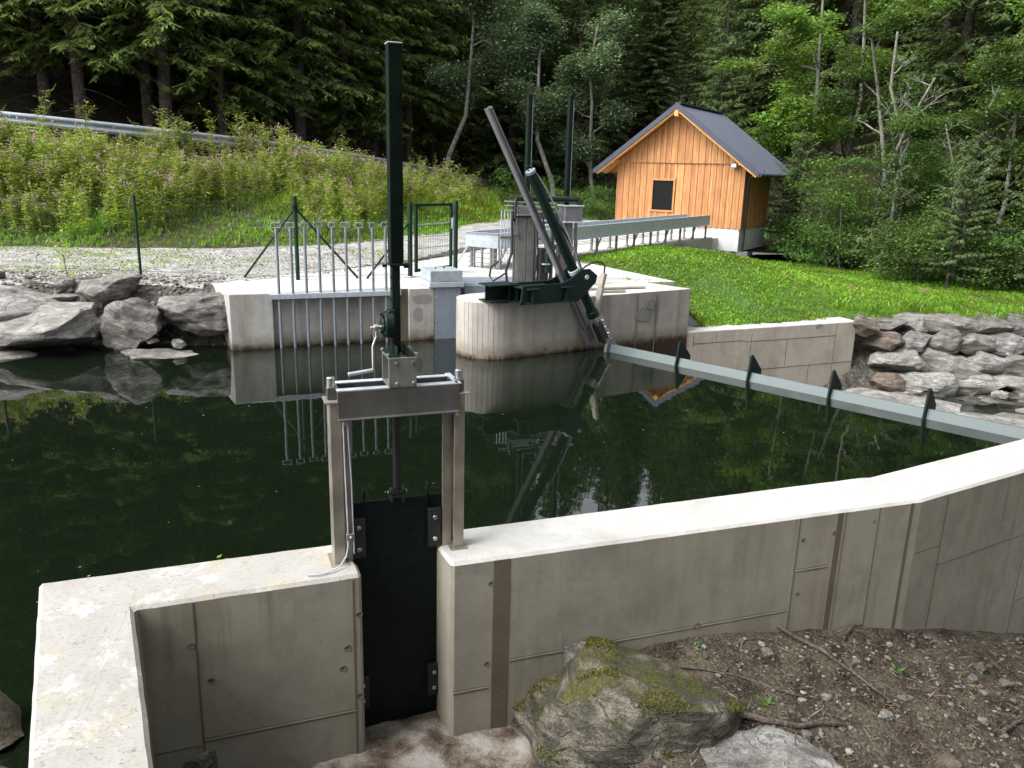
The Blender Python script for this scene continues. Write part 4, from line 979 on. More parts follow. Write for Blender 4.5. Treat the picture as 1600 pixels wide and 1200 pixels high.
# ================================================================== WEIR FLAP, ABUTMENT
fl0 = Vector((1.52, 12.62, 0)); fl1 = Vector((6.0, 8.30, 0)); fv = (fl1 - fl0).normalized(); fpz = Vector((-fv.y, fv.x, 0))
weir = thing('weir_flap', 'blue-grey steel weir flap with dark fins spanning from pier to front wall', 'weir')
mb = MB(); mb.prism([fl0 - fpz * .12 + ZA * -.4, fl0 + fpz * .05 + ZA * .115, fl0 + fpz * .075 + ZA * .115, fl0 - fpz * .09 + ZA * -.4], (0, 0, 0), fl1 - fl0); mb.build('flap_plate', MT['flap'], weir, .002)
mb = MB(); mb.prism([fl0 + fpz * .052 + ZA * .118, fl0 + fpz * .09 + ZA * .116, fl0 + fpz * .09 + ZA * .09, fl0 + fpz * .052 + ZA * .10], (0, 0, 0), fl1 - fl0); mb.build('top_lip', MT['flap'], weir, .002)
for c in ((2.18, 11.42), (3.04, 10.62), (3.88, 9.82), (4.74, 9.02)):
    b0 = Vector((*c, 0)); b0 = fl0 + fv * (b0 - fl0).dot(fv)
    mb = MB(); mb.prism([b0 + fpz * a + ZA * z for a, z in ((-.05, -.05), (.03, .36), (.075, .375), (.36, .12), (.36, .04), (.06, .05))], fv * -.014, fv * .014); mb.build('fin', MT['fin'], weir, .005)
mb = MB(); mb.prism([fl0 + fpz * a + ZA * z for a, z in ((-.12, -.3), (-.03, .2), (.1, .22), (.3, .02), (.3, -.3))], fv * -.02, fv * .03); mb.build('end_arm', MT['grey_steel'], weir, .005)
ab = thing('abutment_wall', 'low concrete abutment wall with white top below the grass mound', 'wall')
A0 = Vector((3.0, 13.98, 0)); A1 = Vector((6.78, 15.62, 0)); ad = (A1 - A0).normalized(); an = Vector((ad.y, -ad.x, 0))
pts = [A0, A1, A1 - an * .5 + ad * .05, A0 - an * .5]
wall_obj('wall_body', [(p.x, p.y) for p in pts], -1.9, .09, (MT['concrete_abut'], MT['concrete_top']), .015, ab)
for s0, s1, z in ((.25, 1.4, -.14), (1.4, 3.6, -.17), (1.3, 4.1, -.72)):
    joint_line('formwork_seam', A0 + ad * s0 + ZA * z, A0 + ad * s1 + ZA * z, MT['groove'], ab, .012, .004, an)
for s, z0, z1 in ((.25, -.2, .05), (.75, -.14, .05), (1.55, -.6, .0), (2.4, -.7, -.17), (3.6, -1.2, .05), (3.0, -1.2, -.7)):
    mb = MB(); mb.box(A0 + ad * s + an * -.008 + ZA * ((z0 + z1) / 2), (.010, .022, z1 - z0), ad); mb.build('vertical_joint', MT['groove'], ab, .001)
blotch('repair_patch', A0 + ad * 3.15 + ZA * .03, ad, .10, .05, an, MT['concrete_patch'], ab, 2)

# ================================================================== WATER
mb = MB()
poly = [(-45, 2.2), (-1.5, 2.2), (-2.2, 4.0), (-2.3, 4.35), (-.9, 4.9), (-.2, 4.98), (2.95, 6.15), (4.5, 7.0), (6.1, 8.25)] + [(fl0.x, fl0.y), (1.2, 13.0), (.8, 14.4), (-1.2, 14.6), (-4.6, 13.2), (-5.2, 12.8), (-45, 12.8)]
bm = bmesh.new(); f = bm.faces.new([bm.verts.new((x, y, 0)) for x, y in poly]); me = bpy.data.meshes.new('pool_water')
if f.normal.z < 0 or f.calc_area() < 0: pass
bm.normal_update()
if bm.faces[:][0].normal.z < 0: bmesh.ops.reverse_faces(bm, faces=bm.faces)
bm.to_mesh(me); bm.free(); pw = link('water', me, MT['water']); tag(pw, kind='structure')
# flecks on the water
rf = np.random.default_rng(5); nm_ = NM()
n = 150; bx = rf.uniform(-9, 6, n); by = rf.uniform(4.6, 12.5, n)
ok = ((bx < fl0.x) | ((bx - fl0.x) * fpz.x + (by - fl0.y) * fpz.y < -.3)) & (by > 5.3 + .36 * bx) & ~((np.abs(bx - .3) < 1.6) & (by > 11.5)) & ~((bx > -4.9) & (by > 11.4 + .42 * (bx + 4.5)))
bx = bx[ok]; by = by[ok]; n = len(bx); an_ = rf.uniform(0, 6.28, n); sz = rf.gamma(1.6, .004, n) + .003
V_, Q_ = leaves(np.stack([bx, by, np.full(n, .0035)], 1), np.stack([np.cos(an_), np.sin(an_), np.zeros(n)], 1), np.tile([0, 0, 1.], (n, 1)), sz * 1.6, sz)
nm_.add(V_, Q_)
fk = link('foam_flecks', nm_.mesh('flecks'), MT['pebble']); tag(fk, 'tiny pale flecks drifting on the dark pool', 'debris', kind='stuff')
V_, Q_ = leaves([(-2.06, 5.22, .006), (-2.1, 5.25, .006)], [(1, .2, .02), (.4, 1, .05)], [(0, 0, 1)] * 2, [.09, .06], [.045, .03])
lo = link('floating_leaf', quads_mesh('leaf', V_, Q_), MT['grass_dry']); tag(lo, 'yellow-green leaf floating on the pool near the left wall', 'leaf')

# outlet water with foam
def heightgrid(name, x0, x1, y0, y1, step, fn_, mat, keep=None, kind='structure', smooth=True):
    xs = np.arange(x0, x1 + step * .5, step); ys = np.arange(y0, y1 + step * .5, step)
    X, Y = np.meshgrid(xs, ys); Z = fn_(X, Y)
    V = np.stack([X, Y, Z], -1).reshape(-1, 3); nx = len(xs); ny = len(ys)
    i = np.arange(ny - 1)[:, None] * nx + np.arange(nx - 1)[None]
    Q = np.stack([i, i + 1, i + nx + 1, i + nx], -1).reshape(-1, 4)
    if keep is not None:
        c = V[Q].mean(1); Q = Q[keep(c[:, 0], c[:, 1])]
        used = np.unique(Q); mp = np.full(len(V), -1); mp[used] = np.arange(len(used)); V = V[used]; Q = mp[Q]
    o = link(name, quads_mesh(name, V, Q, None, smooth), mat); tag(o, kind=kind); return o
def fbm(X, Y, s, o=4, seed=0):
    Z = np.zeros_like(X, float); a = 1.; tot = 0
    r = np.random.default_rng(seed)
    for k in range(o):
        for j in range(3):
            th = r.uniform(0, 6.28); ph = r.uniform(0, 6.28); q = s * (1.9 ** k) * r.uniform(.75, 1.3)
            wv = np.sin((X * math.cos(th) + Y * math.sin(th)) * q + ph + 1.7 * np.sin((X * math.sin(th) - Y * math.cos(th)) * q * .7 + ph * 2)); Z += a * wv / 3
        tot += a; a *= .55
    return Z / tot
heightgrid('outlet_water', -2.2, 1.6, 2.0, 5.4, .04, lambda X, Y: -.955 + .006 * fbm(X, Y, 5, 3, 3), MT['water'])
def foamz(X, Y):
    m_ = fbm(X, Y, 7, 5, 17) * .6 + .62 - 1.5 * np.clip(np.hypot((X + .42) / 1.1, (Y - 4.35) / .8) - .55, 0, 2)
    return -.957 + .035 * np.clip(m_, -.6, .9) + .012 * np.abs(fbm(X, Y, 16, 3, 19)) + .006 * fbm(X, Y, 55, 3, 18)
fo_ = heightgrid('foam', -1.25, .62, 3.0, 5.1, .014, foamz, MT['foam'], None, 'stuff')
tag(fo_, 'brown and white foam churning below the dark gate', 'foam')

# ================================================================== TERRAIN
def lerp_line(pts, n):
    pts = np.asarray(pts, float); d = np.r_[0, np.cumsum(np.linalg.norm(np.diff(pts[:, :2], axis=0), axis=1))]
    # smooth resample
    t = np.linspace(0, d[-1], n); out = np.stack([np.interp(t, d, pts[:, k]) for k in range(pts.shape[1])], 1)
    k = max(3, n // 14) | 1; pad = k // 2
    for _ in range(2):
        q = np.pad(out, ((pad, pad), (0, 0)), 'reflect', reflect_type='odd')
        out = np.stack([np.convolve(q[:, j], np.ones(k) / k, 'valid') for j in range(out.shape[1])], 1)
    return out
foot = lerp_line([(-45, 14, 1.0), (-20, 16.6, .98), (-11.2, 17.3, .93), (-8.2, 17.6, .93), (-5.4, 18.1, .92), (-3.2, 19.6, .92), (-1.6, 23.0, .92), (-.2, 26.5, .9), (1.4, 31, .8), (4, 40, .8)], 160)
railp = lerp_line([(-50, 14.5, 4.9), (-24, 20.0, 4.55), (-13.7, 22.0, 4.0), (-10.3, 23.5, 3.72), (-7.55, 27, 3.53), (-5.0, 31, 3.14), (-3.2, 35, 2.83), (-1.9, 40, 2.44), (-.5, 47, 2.1), (3, 58, 1.8)], 160)
shoulder = railp.copy(); shoulder[:, 2] -= .72
tg = nrm(np.gradient(railp[:, :2], axis=0)); rn2 = np.stack([-tg[:, 1], tg[:, 0]], 1)   # away from the pool
shoulder[:, :2] -= rn2 * .35
def loft(name, A, B, n, fn_, mat, kind='structure'):
    t = np.linspace(0, 1, n)[:, None, None]
    G_ = A[None] * (1 - t) + B[None] * t
    G_[..., 2] += fn_(G_, t[..., 0])
    k = A.shape[0]; V = G_.reshape(-1, 3)
    i = np.arange(n - 1)[:, None] * k + np.arange(k - 1)[None]
    Q = np.stack([i, i + 1, i + k + 1, i + k], -1).reshape(-1, 4)
    o = link(name, quads_mesh(name, V, Q, None, True), mat); tag(o, kind=kind); return o, G_
bank, BANKG = loft('road_bank', foot, shoulder, 30, lambda g, t: .10 * fbm(g[..., 0], g[..., 1], 1.2, 4, 2) + .25 * np.sin(t * math.pi) * (t < 1), MT['earth'])
roadfar = shoulder.copy(); roadfar[:, :2] += rn2 * 5.2; roadfar[:, 2] -= .0
loft('road', shoulder + np.r_[0, 0, .02], roadfar + np.r_[0, 0, .02], 6, lambda g, t: 0 * g[..., 0], MT['asphalt'])
ffar = roadfar.copy(); ffar[:, :2] += rn2 * 55; ffar[:, 2] += 34
loft('forest_floor', roadfar, ffar, 70, lambda g, t: .35 * fbm(g[..., 0], g[..., 1], .5, 4, 6) * (t > .01), MT['forest_floor'])
def shore(X): return np.interp(X, [-45, -20, -9, -7, -4.4], [10.3, 11.0, 11.55, 11.75, 12.0])
def yardz(X, Y):
    d = Y - shore(X); s = np.clip((d + .2) / 1.25, 0, 1); s = s * s * (3 - 2 * s)
    return -.55 + (1.41) * s + .02 * fbm(X, Y, 3, 4, 9) * s + .04 * fbm(X, Y, 4, 3, 12) * (1 - s) + .03 * np.clip(Y - 15, 0, 10)
heightgrid('gravel_yard', -30, 3.0, 10.8, 31, .12, yardz, MT['gravel'], lambda x, y: (y > shore(x) + 1.0 + .12 * fbm(x, y, 3, 2, 5)) & ~((x > -4.85) & (y < 13.35 + .9 * (x + 4.6))) & (x < np.interp(y, [14.2, 17.3, 20.5, 25.5, 29.8, 32], [-4.3, -2.2, -.9, 1.2, 3.3, 4]) + .12))
heightgrid('shore_bank', -30, -4.2, 10.8, 13.6, .08, lambda X, Y: yardz(X, Y) - .012 + .03 * fbm(X, Y, 9, 3, 15), MT['shore'], lambda x, y: (y > shore(x) - .3))

# right side: mound
def mz(X, Y):
    # distance from abutment line (towards the back)
    d = (X - A0.x) * (-an.x) + (Y - A0.y) * (-an.y)
    al = (X - A0.x) * ad.x + (Y - A0.y) * ad.y
    kd_ = (X - .75) * fn.x * -1 + (Y - 17.72) * fn.y * -1       # distance right of the kerb
    up = np.clip((d - .1) / 4.5, 0, 1); up = up * up * (3 - 2 * up)
    zz = .06 + .78 * up
    hump = .16 * np.exp(-((X - 4.6) ** 2 / 5 + (Y - 19.5) ** 2 / 9))
    fall = np.clip((al - 2.4 - .16 * d) / 6.5, 0, 1)
    fall = fall * fall * (3 - 2 * fall)
    zz = zz * (1 - .9 * fall) + hump - .03 * fall
    pd = np.clip((3.5 - X) / .8, 0, 1) * np.clip((16.2 - Y) / 1.0, 0, 1)
    zz = zz * (1 - pd) + .80 * pd
    return zz + .035 * fbm(X, Y, 2.2, 4, 21)
def mkeep(x, y):
    d = (x - A0.x) * (-an.x) + (y - A0.y) * (-an.y)
    kd_ = -((x - .75) * fn.x + (y - 17.72) * fn.y)
    return (d > .30) & (kd_ > -.05) & (x < 34) & ~((x < 3.0) & (y < 14.75))
mound = heightgrid('grass_mound', .5, 30, 13.5, 30, .15, mz, MT['turf'], mkeep)
# valley and hillside behind
def hz_(X, Y):
    z = .35 + 0 * X
    d1 = np.clip(Y - 38 + .25 * X, 0, None)                         # central slope
    d2 = np.clip(X - 17 - .0 * Y + .25 * (Y - 30), 0, None)          # right slope
    wed = np.clip(1 - np.abs(X / np.maximum(Y, 1) - .155) / .2, 0, 1); z = z + (.6 - .22 * np.minimum(1, wed * 2)) * d1 + .5 * d2 + .2 * fbm(X, Y, .6, 4, 31) - .3 * np.exp(-((X - 15) ** 2) / 14) * (Y < 40)
    z = z - .55 * np.clip((16.5 - X) / 3, 0, 1) * np.clip((26.5 - Y) / 3, 0, 1)
    dc = np.abs(X - (np.interp(Y, railp[:, 1], railp[:, 0]) - 2.4)); rz_ = np.interp(Y, railp[:, 1], railp[:, 2]) - 1.2
    k = np.clip((dc - 3.4) / 2.5, 0, 1) * (Y < 57) + (Y >= 57); return z * k + rz_ * (1 - k)
heightgrid('hillside', -30, 75, 16, 100, .6, hz_, MT['forest_floor'], lambda x, y: ((y > 27) | (x > 10)) & ((x > -9) & ((x > np.interp(y, railp[:, 1], railp[:, 0]) - 8) | (y > 50))) & ~((x < 1.6) & (y < 38)))
# stream bed
heightgrid('stream_bed', 2.0, 26, 5.6, 16.6, .12, lambda X, Y: -1.30 + .10 * fbm(X, Y, 1.8, 5, 41) + .10 * np.clip(X - 8, 0, 6) + 1.25 * np.clip((Y - 15.2) / 1.4, 0, 1) * (X > 6), MT['shore'], lambda x, y: ((x - fl0.x) * fpz.x + (y - fl0.y) * fpz.y > .15) & (y > 5.9 + (x - 3.2) * .53))
def wall_y(X): return np.where(X < bo.x, g1.y + (X - g1.x) * dR.y / dR.x, bo.y + (X - bo.x) * d2.y / d2.x)
def nz(X, Y):
    zw = np.interp(X, [-.2, .35, .9, 2, 3.3, 4.2, 5.2, 7], [-1.25, -.85, -.42, -.57, -.80, -1.12, -1.5, -1.8])
    d = wall_y(X) - Y
    z = zw - .17 * np.clip(d, 0, 1.6) - .25 * np.exp(-((X - .8) ** 2 + (Y - 4.6) ** 2) / .25)
    rise = np.clip((3.1 - Y) / 2.6, 0, 1.6)
    return z + .95 * rise + .035 * fbm(X, Y, 3.0, 5, 51) + .02 * fbm(X, Y, 14, 3, 52)
heightgrid('near_bank', -.25, 12, -3, 10.5, .05, nz, MT['litter'], lambda x, y: (y < wall_y(x) + .1) & ((x > .1) | (y < 3.0)))
heightgrid('camera_bank', -14, -.2, -8, 3.05, .1, lambda X, Y: np.interp(X, [-14, -3, -2.3, -1.6, 0], [.0, .1, .13, -.2, -.6]) + .62 * np.clip(2.5 - Y, 0, 2.2) * np.clip((X + 4) / 2, 0.1, 1) + .05 * fbm(X, Y, 3, 4, 53) + .02, MT['litter'], lambda x, y: (y < np.where(x < -2.0, 3.24, 2.62)))
heightgrid('back_ground', -40, 40, -40, -2.9, 1.0, lambda X, Y: 1.2 + .15 * np.clip(-3 - Y, 0, 40) + .2 * fbm(X, Y, .5, 3, 54), MT['forest_floor'])

# guardrail
gr = thing('guard_rail', 'galvanised crash barrier along the road at the top of the flowering bank', 'guard rail')
sel = railp[20:150]
prof = [(-.155, .0), (-.12, .04), (-.09, .045), (-.05, .045), (-.02, .0), (.02, .0), (.05, .045), (.09, .045), (.12, .04), (.155, .0)]
step = 5
for k0 in range(0, len(sel) - 1, step):
    k1 = min(len(sel) - 1, k0 + step); S_ = sel[k0:k1 + 1]; nn_ = rn2[20 + k0:20 + k1 + 1]; c = []
    for (z, o) in prof: c.append(np.c_[S_[:, :2] - nn_ * (o + .004 * (k0 % 2)), S_[:, 2] + z - .15])
    c = np.stack(c, 1); kk = c.shape[1]; V = c.reshape(-1, 3)
    i = np.arange(len(S_) - 1)[:, None] * kk + np.arange(kk - 1)[None]
    Q = np.stack([i, i + 1, i + kk + 1, i + kk], -1).reshape(-1, 4)
    me = quads_mesh('rail_beam', V, Q, None, False); link('rail_beam', me, MT['rail'], gr)
    p = S_[0]; n_ = nn_[0]
    mb = MB(); mb.box((p[0] + n_[0] * .1, p[1] + n_[1] * .1, p[2] - .42), (.10, .06, .85), (n_[0], n_[1], 0)); mb.build('rail_post', MT['rail'], gr, .004)

# ================================================================== ROCKS
ico = {}
def icos(sub):
    if sub not in ico:
        bm = bmesh.new(); bmesh.ops.create_icosphere(bm, subdivisions=sub, radius=1)
        ico[sub] = (np.array([v.co[:] for v in bm.verts]), [tuple(v.index for v in f.verts) for f in bm.faces]); bm.free()
    return ico[sub]
def rock_mesh(name, size, seed, sub=4, planes=None, rough=.05, ncut=13, strata=.03, flat=0):
    V, Fc = icos(sub); V = V.copy(); r = random.Random(seed)
    cuts = list(planes or [])
    if planes is None:
        for _ in range(ncut):
            a = Vector((r.gauss(0, 1), r.gauss(0, 1), r.gauss(0, 1) * .9)).normalized(); cuts.append((a, r.uniform(.52, .82)))
        cuts.append((Vector((r.uniform(-.2, .2), r.uniform(-.2, .2), 1)).normalized(), r.uniform(.5, .65)))
    for a, d in cuts:
        a = np.array(Vector(a).normalized()); q = V @ a - d; V = V - np.outer(np.clip(q, 0, None), a)
    V = V * np.array(size)
    sm = .6 * min(size) + .4 * (size[0] * size[1] * size[2]) ** (1 / 3); tilt = Vector((r.uniform(-.4, .4), r.uniform(-.4, .4), 1)).normalized(); off = Vector((r.uniform(0, 50), r.uniform(0, 50), r.uniform(0, 50)))
    out = []
    for p in V:
        P = Vector(p); nn = P.normalized()
        h = (noise.fractal(P * (1.6 / sm) * .6 + off, .9, 2.1, 6) + .5 * (.5 - abs(noise.noise(P * (2.4 / sm) + off)))) * rough * sm * 1.5
        st = noise.noise(Vector((P.dot(tilt) * 9 / sm * .5, noise.noise(P * 2 / sm + off) * 1.2, 3.3)) + off) * strata * sm * 2
        out.append(P + nn * (h + st))
    me = bpy.data.meshes.new(name); me.from_pydata([p[:] for p in out], [], Fc)
    me.polygons.foreach_set('use_smooth', [True] * len(me.polygons)); me.set_sharp_from_angle(angle=rad(28))
    return me
def rock(name, loc, size, seed, mat, lab, cat='rock', rot=(0, 0, 0), group=None, **k):
    o = link(name, rock_mesh(name, size, seed, **k), MT[mat]); o.location = loc; o.rotation_euler = rot
    return tag(o, lab, cat, group)
grpL = 'boulders along the left pool edge'
LR = [  # x, y, z, size, rot, mat, label
 (-8.35, 12.05, .56, (1.15, .75, .30), (.05, -.06, .1), 'rock_pale', 'broad flat pale boulder at the left edge, on top of the pool bank'),
 (-8.6, 11.55, .12, (.75, .6, .34), (0, .1, .3), 'rock', 'dark grey boulder at the far left waterline under the flat one'),
 (-6.92, 11.85, .36, (.92, .62, .33), (.12, -.05, -.1), 'rock_pale', 'large wedge-shaped pale boulder overhanging the water, left bank'),
 (-6.45, 12.55, .80, (.50, .38, .23), (0, -.12, .25), 'rock', 'blocky dark grey boulder on top of the left bank, second row'),
 (-5.73, 12.0, .40, (.40, .45, .42), (.1, .32, .5), 'rock', 'squarish grey boulder tilted on its corner, middle of the left bank'),
 (-4.83, 12.35, .57, (.52, .45, .34), (0, .06, .1), 'rock', 'ribbed rounded boulder touching the left end of the intake wall'),
 (-7.25, 12.75, .86, (.20, .2, .14), (0, 0, .4), 'rock', 'small brown-grey stone wedged behind the blocky dark boulder'),
 (-7.1, 12.5, .68, (.20, .12, .05), (0, 0, .2), 'rock_pale', 'thin pale flat stone lying on the wedge boulder'),
 (-8.6, 13.0, .93, (.26, .18, .10), (0, 0, .1), 'rock_pale', 'oval white stone on the gravel at the far left'),
 (-7.85, 11.28, .02, (.85, .4, .10), (0, .03, .15), 'rock', 'flat low grey slab at the waterline of the left bank'),
 (-5.2, 11.62, -.09, (.66, .34, .17), (0, .05, .1), 'rock', 'long low dark rock ledge at the waterline below the ribbed boulder'),
 (-5.05, 11.78, .13, (.10, .08, .07), (.1, .2, .3), 'rock_pale', 'small cubic yellowish stone above the waterline ledge'),
 (-5.42, 11.75, .18, (.10, .07, .05), (0, 0, .2), 'rock_pale', 'small flat pale stone left of the cubic yellowish stone'),
 (-8.0, 13.15, .92, (.11, .1, .06), (0, 0, 0), 'rock_pale', 'small white stone on the gravel right of the oval stone'),
]
for i, (x, y, z, sz, rt, mt, lab) in enumerate(LR):
    rock('boulder', (x, y, z), tuple(q * 1.28 for q in sz), 100 + i * 7, mt, lab, 'boulder', rt, grpL, sub=5 if max(sz) > .3 else 4, rough=.075, strata=.05)
# earth behind boulders
# right stone bank: rows of stacked boulders running right from the abutment
rb = random.Random(31); grpR = 'stacked boulders of the right bank'
rowdef = [('bottom', -1.05, 15.2, .0, 8, .56), ('second', -.70, 15.5, .3, 9, .52), ('third', -.34, 15.85, .1, 10, .50), ('top', -.04, 16.2, .2, 11, .46)]
for ri_, (rn_, z, y, xo, n, sz) in enumerate(rowdef):
    x = 7.05 + xo
    for k in range(n):
        wdt = sz * rb.uniform(.7, 1.5)
        x += wdt * .64
        mt = 'rock_brown' if (k == 0 and ri_ in (0, 2)) else ('rock_pale' if rb.random() < .6 else 'rock')
        hh = sz * rb.uniform(.55, .8)
        nm = 'nearest the concrete wall' if k == 0 else f'{ords[k]} from the concrete wall'
        cw = 'brown' if mt == 'rock_brown' else ('pale grey' if mt == 'rock_pale' else 'grey')
        rock('boulder', (x, y - .04 * k + rb.uniform(-.12, .12) + (x - 7) * .03, z + rb.uniform(-.05, .06) + .012 * k), (wdt, sz * .8, hh), 300 + ri_ * 40 + k, mt, f'{cw} boulder, {rn_} row of right bank, {nm}', 'boulder', (rb.uniform(-.15, .15), rb.uniform(-.14, .14), rb.uniform(-.5, .5)), grpR, sub=4, rough=.085, strata=.05)
        x += wdt * .64
rock('boulder', (6.98, 15.72, -.02), (.34, .34, .24), 777, 'rock_brown', 'rusty brown boulder leaning on the end of the abutment top', 'boulder', (0, .3, .3), grpR, sub=4)
# flat slabs below the weir
rock('rock_slab', (6.3, 12.55, -.83), (1.35, .95, .33), 510, 'rock_pale', 'broad white rock slab behind the weir flap, nearest the middle', 'rock', (.05, .02, .2), 'rock slabs below the weir', sub=4, rough=.03)
rock('rock_slab', (7.35, 10.9, -.73), (1.5, .8, .32), 511, 'rock_pale', 'pale rock slab behind the weir flap at the right edge', 'rock', (.03, .04, .1), 'rock slabs below the weir', sub=4, rough=.03)
rock('rock_slab', (8.2, 12.1, -.9), (1.0, .5, .2), 512, 'rock', 'low grey rock slab by the puddle at the right edge', 'rock', (.0, .0, .4), 'rock slabs below the weir', sub=4, rough=.03)
pz = heightgrid('stream_water', 6.5, 16, 11.5, 14.5, .5, lambda X, Y: -1.12 + 0 * X, MT['water'])
# stones of the stream bed
def stones(name, xs, ys, zf, smin, smax, lab, mat='pebble', seed=0, n=100, keep=None, flat=.55):
    r = np.random.default_rng(seed); V0, F0 = icos(1); F0 = np.array(F0)
    X = r.uniform(*xs, n); Y = r.uniform(*ys, n)
    if keep is not None:
        k = keep(X, Y); X = X[k]; Y = Y[k]
    n = len(X); Z = zf(X, Y); sz = smin + (smax - smin) * r.beta(1, 4, n)
    A = r.normal(size=(n, 3, 3)); q, _ = np.linalg.qr(A)
    shp = np.stack([r.uniform(.8, 1.3, n), r.uniform(.6, 1.0, n), r.uniform(flat * .7, flat * 1.3, n)], 1)
    base = np.repeat(V0[None], n, 0) * (1 + r.uniform(-.22, .22, (n, len(V0), 1)))
    a = r.uniform(0, 6.28, n); ca_, sa_ = np.cos(a), np.sin(a)
    B = base * shp[:, None] * sz[:, None, None]
    P = np.stack([B[..., 0] * ca_[:, None] - B[..., 1] * sa_[:, None], B[..., 0] * sa_[:, None] + B[..., 1] * ca_[:, None], B[..., 2]], -1)
    P += np.stack([X, Y, Z + sz * flat * .4], 1)[:, None]
    V = P.reshape(-1, 3); Fa = (F0[None] + (np.arange(n) * len(V0))[:, None, None]).reshape(-1, 3)
    me = bpy.data.meshes.new(name); me.from_pydata(V.tolist(), [], Fa.tolist())
    o = link(name, me, MT[mat]); tag(o, lab, 'stones', kind='stuff'); return o
stones('stream_stones', (6.3, 14), (10, 15.4), lambda X, Y: -1.30 + .10 * fbm(X, Y, 1.8, 5, 41) + .10 * np.clip(X - 8, 0, 6), .03, .32, 'loose grey stones in the stream bed below the weir', 'pebble', 3, 900)
stones('bank_stones', (-10, -4.5), (11.4, 14.0), yardz, .010, .075, 'loose broken stones between the boulders of the left bank', 'pebble', 4, 2600, lambda x, y: ~((x > -4.9) & (y > 12.6)))
stones('yard_stones', (-12, -2.5), (13, 18.5), yardz, .008, .035, 'gravel stones scattered on the yard', 'pebble', 6, 5200, lambda x, y: ~((x > -4.85) & (y < 13.6 + .95 * (x + 4.6))))
stones('ground_stones', (.3, 5.2), (2.9, 6.8), nz, .004, .045, 'small grey stones strewn on the shaded ground by the wall', 'pebble', 7, 3800, lambda x, y: (y < wall_y(x) - .05))

# hero boulder
hb = rock('boulder', (.85, 4.58, -.98), (.78, .60, .74), 42, 'rock_moss', 'big dark boulder with mossy top leaning against the front wall', 'boulder', (0, 0, 0), None, sub=6, rough=.07, strata=.05,
     planes=[((.26, .12, .95), .72), ((-.66, .02, .74), .80), ((-.95, -.28, .08), .84), ((-.30, -.95, .12), .78), ((.30, -.94, .18), .74), ((.96, .0, .1), .88), ((.66, -.7, .25), .84), ((-.60, -.66, .45), .80), ((.5, .3, .8), .80)])
hv_ = np.array([v.co[:] for v in hb.data.vertices]); hn_ = np.array([v.normal[:] for v in hb.data.vertices])
rm = np.random.default_rng(12); ok = (hn_[:, 2] > .55); hv2 = hv_[ok]; hn2 = hn_[ok]
pat = fbm(hv2[:, 0] * 1., hv2[:, 1] + hv2[:, 2], 5., 4, 66); ok = pat > .06; hv2 = hv2[ok]; hn2 = hn2[ok]
ii = rm.integers(0, len(hv2), 9000); B_ = hv2[ii] + rm.normal(0, .008, (9000, 3)) * [1, 1, .3]
V_, Q_ = leaves(B_ - hn2[ii] * .004, hn2[ii] + rm.normal(0, .7, (9000, 3)), rm.normal(0, 1, (9000, 3)), rm.uniform(.008, .022, 9000), rm.uniform(.004, .009, 9000))
link('moss', quads_mesh('moss', V_, Q_), MT['moss'], hb)['kind'] = 'stuff'
rock('boulder', (1.66, 4.06, -.80), (.62, .42, .26), 43, 'rock_pale', 'flat light grey rock at the bottom edge right of the mossy boulder', 'boulder', (.1, -.05, .1), None, sub=5, rough=.05, strata=.05)
rock('stone', (.50, 4.88, -.46), (.15, .13, .15), 44, 'rock', 'rough round grey lump stuck to the wall behind the mossy boulder', 'stone', (0, 0, 0), None, sub=4, rough=.1)
rock('stone', (-1.63, 3.62, -.50), (.11, .1, .32), 45, 'rock_moss', 'mossy stone tip at the bottom edge below the left wall', 'stone', (0, 0, .4), None, sub=4)
rock('stone', (-2.56, 3.36, .05), (.24, .2, .22), 46, 'rock_moss', 'mossy rock at the lower left corner of the pool', 'stone', (0, 0, .2), None, sub=4)
ST = [(2.23, 4.83, .036, 'white cube-like stone in the middle of the shaded ground', 'rock_pale'), (2.65, 4.78, .05, 'flat pale oval stone below the white cube-like stone', 'rock_pale'), (1.97, 4.44, .045, 'rounded grey stone near the flat rock at the bottom', 'rock'), (3.74, 5.44, .034, 'white stone at the right of the shaded ground', 'rock_pale'), (3.72, 5.57, .05, 'greenish rounded stone behind the white stone at the right', 'rock'), (3.9, 5.78, .06, 'angular tan stone lying near the kinked wall', 'rock_brown'), (1.91, 5.14, .05, 'flat grey stone left of the long fallen branch', 'rock'), (2.63, 5.27, .035, 'small grey stone right of the long fallen branch', 'rock'), (3.49, 5.02, .04, 'pale rounded stone near the right edge of the shaded ground', 'rock_pale'), (4.09, 5.71, .06, 'light grey stone touching the right frame edge by the wall', 'rock'), (2.96, 4.46, .09, 'broad tan stone at the bottom right edge', 'rock_brown')]
for i, (x, y, sz, lab, mt) in enumerate(ST):
    z = float(nz(np.array([x]), np.array([y]))[0])
    rock('stone', (x, y, z + sz * .3), (sz * 1.25, sz, sz * .75), 600 + i, mt, lab, 'stone', (0, 0, i), 'larger stones on the shaded ground', sub=3, rough=.06)

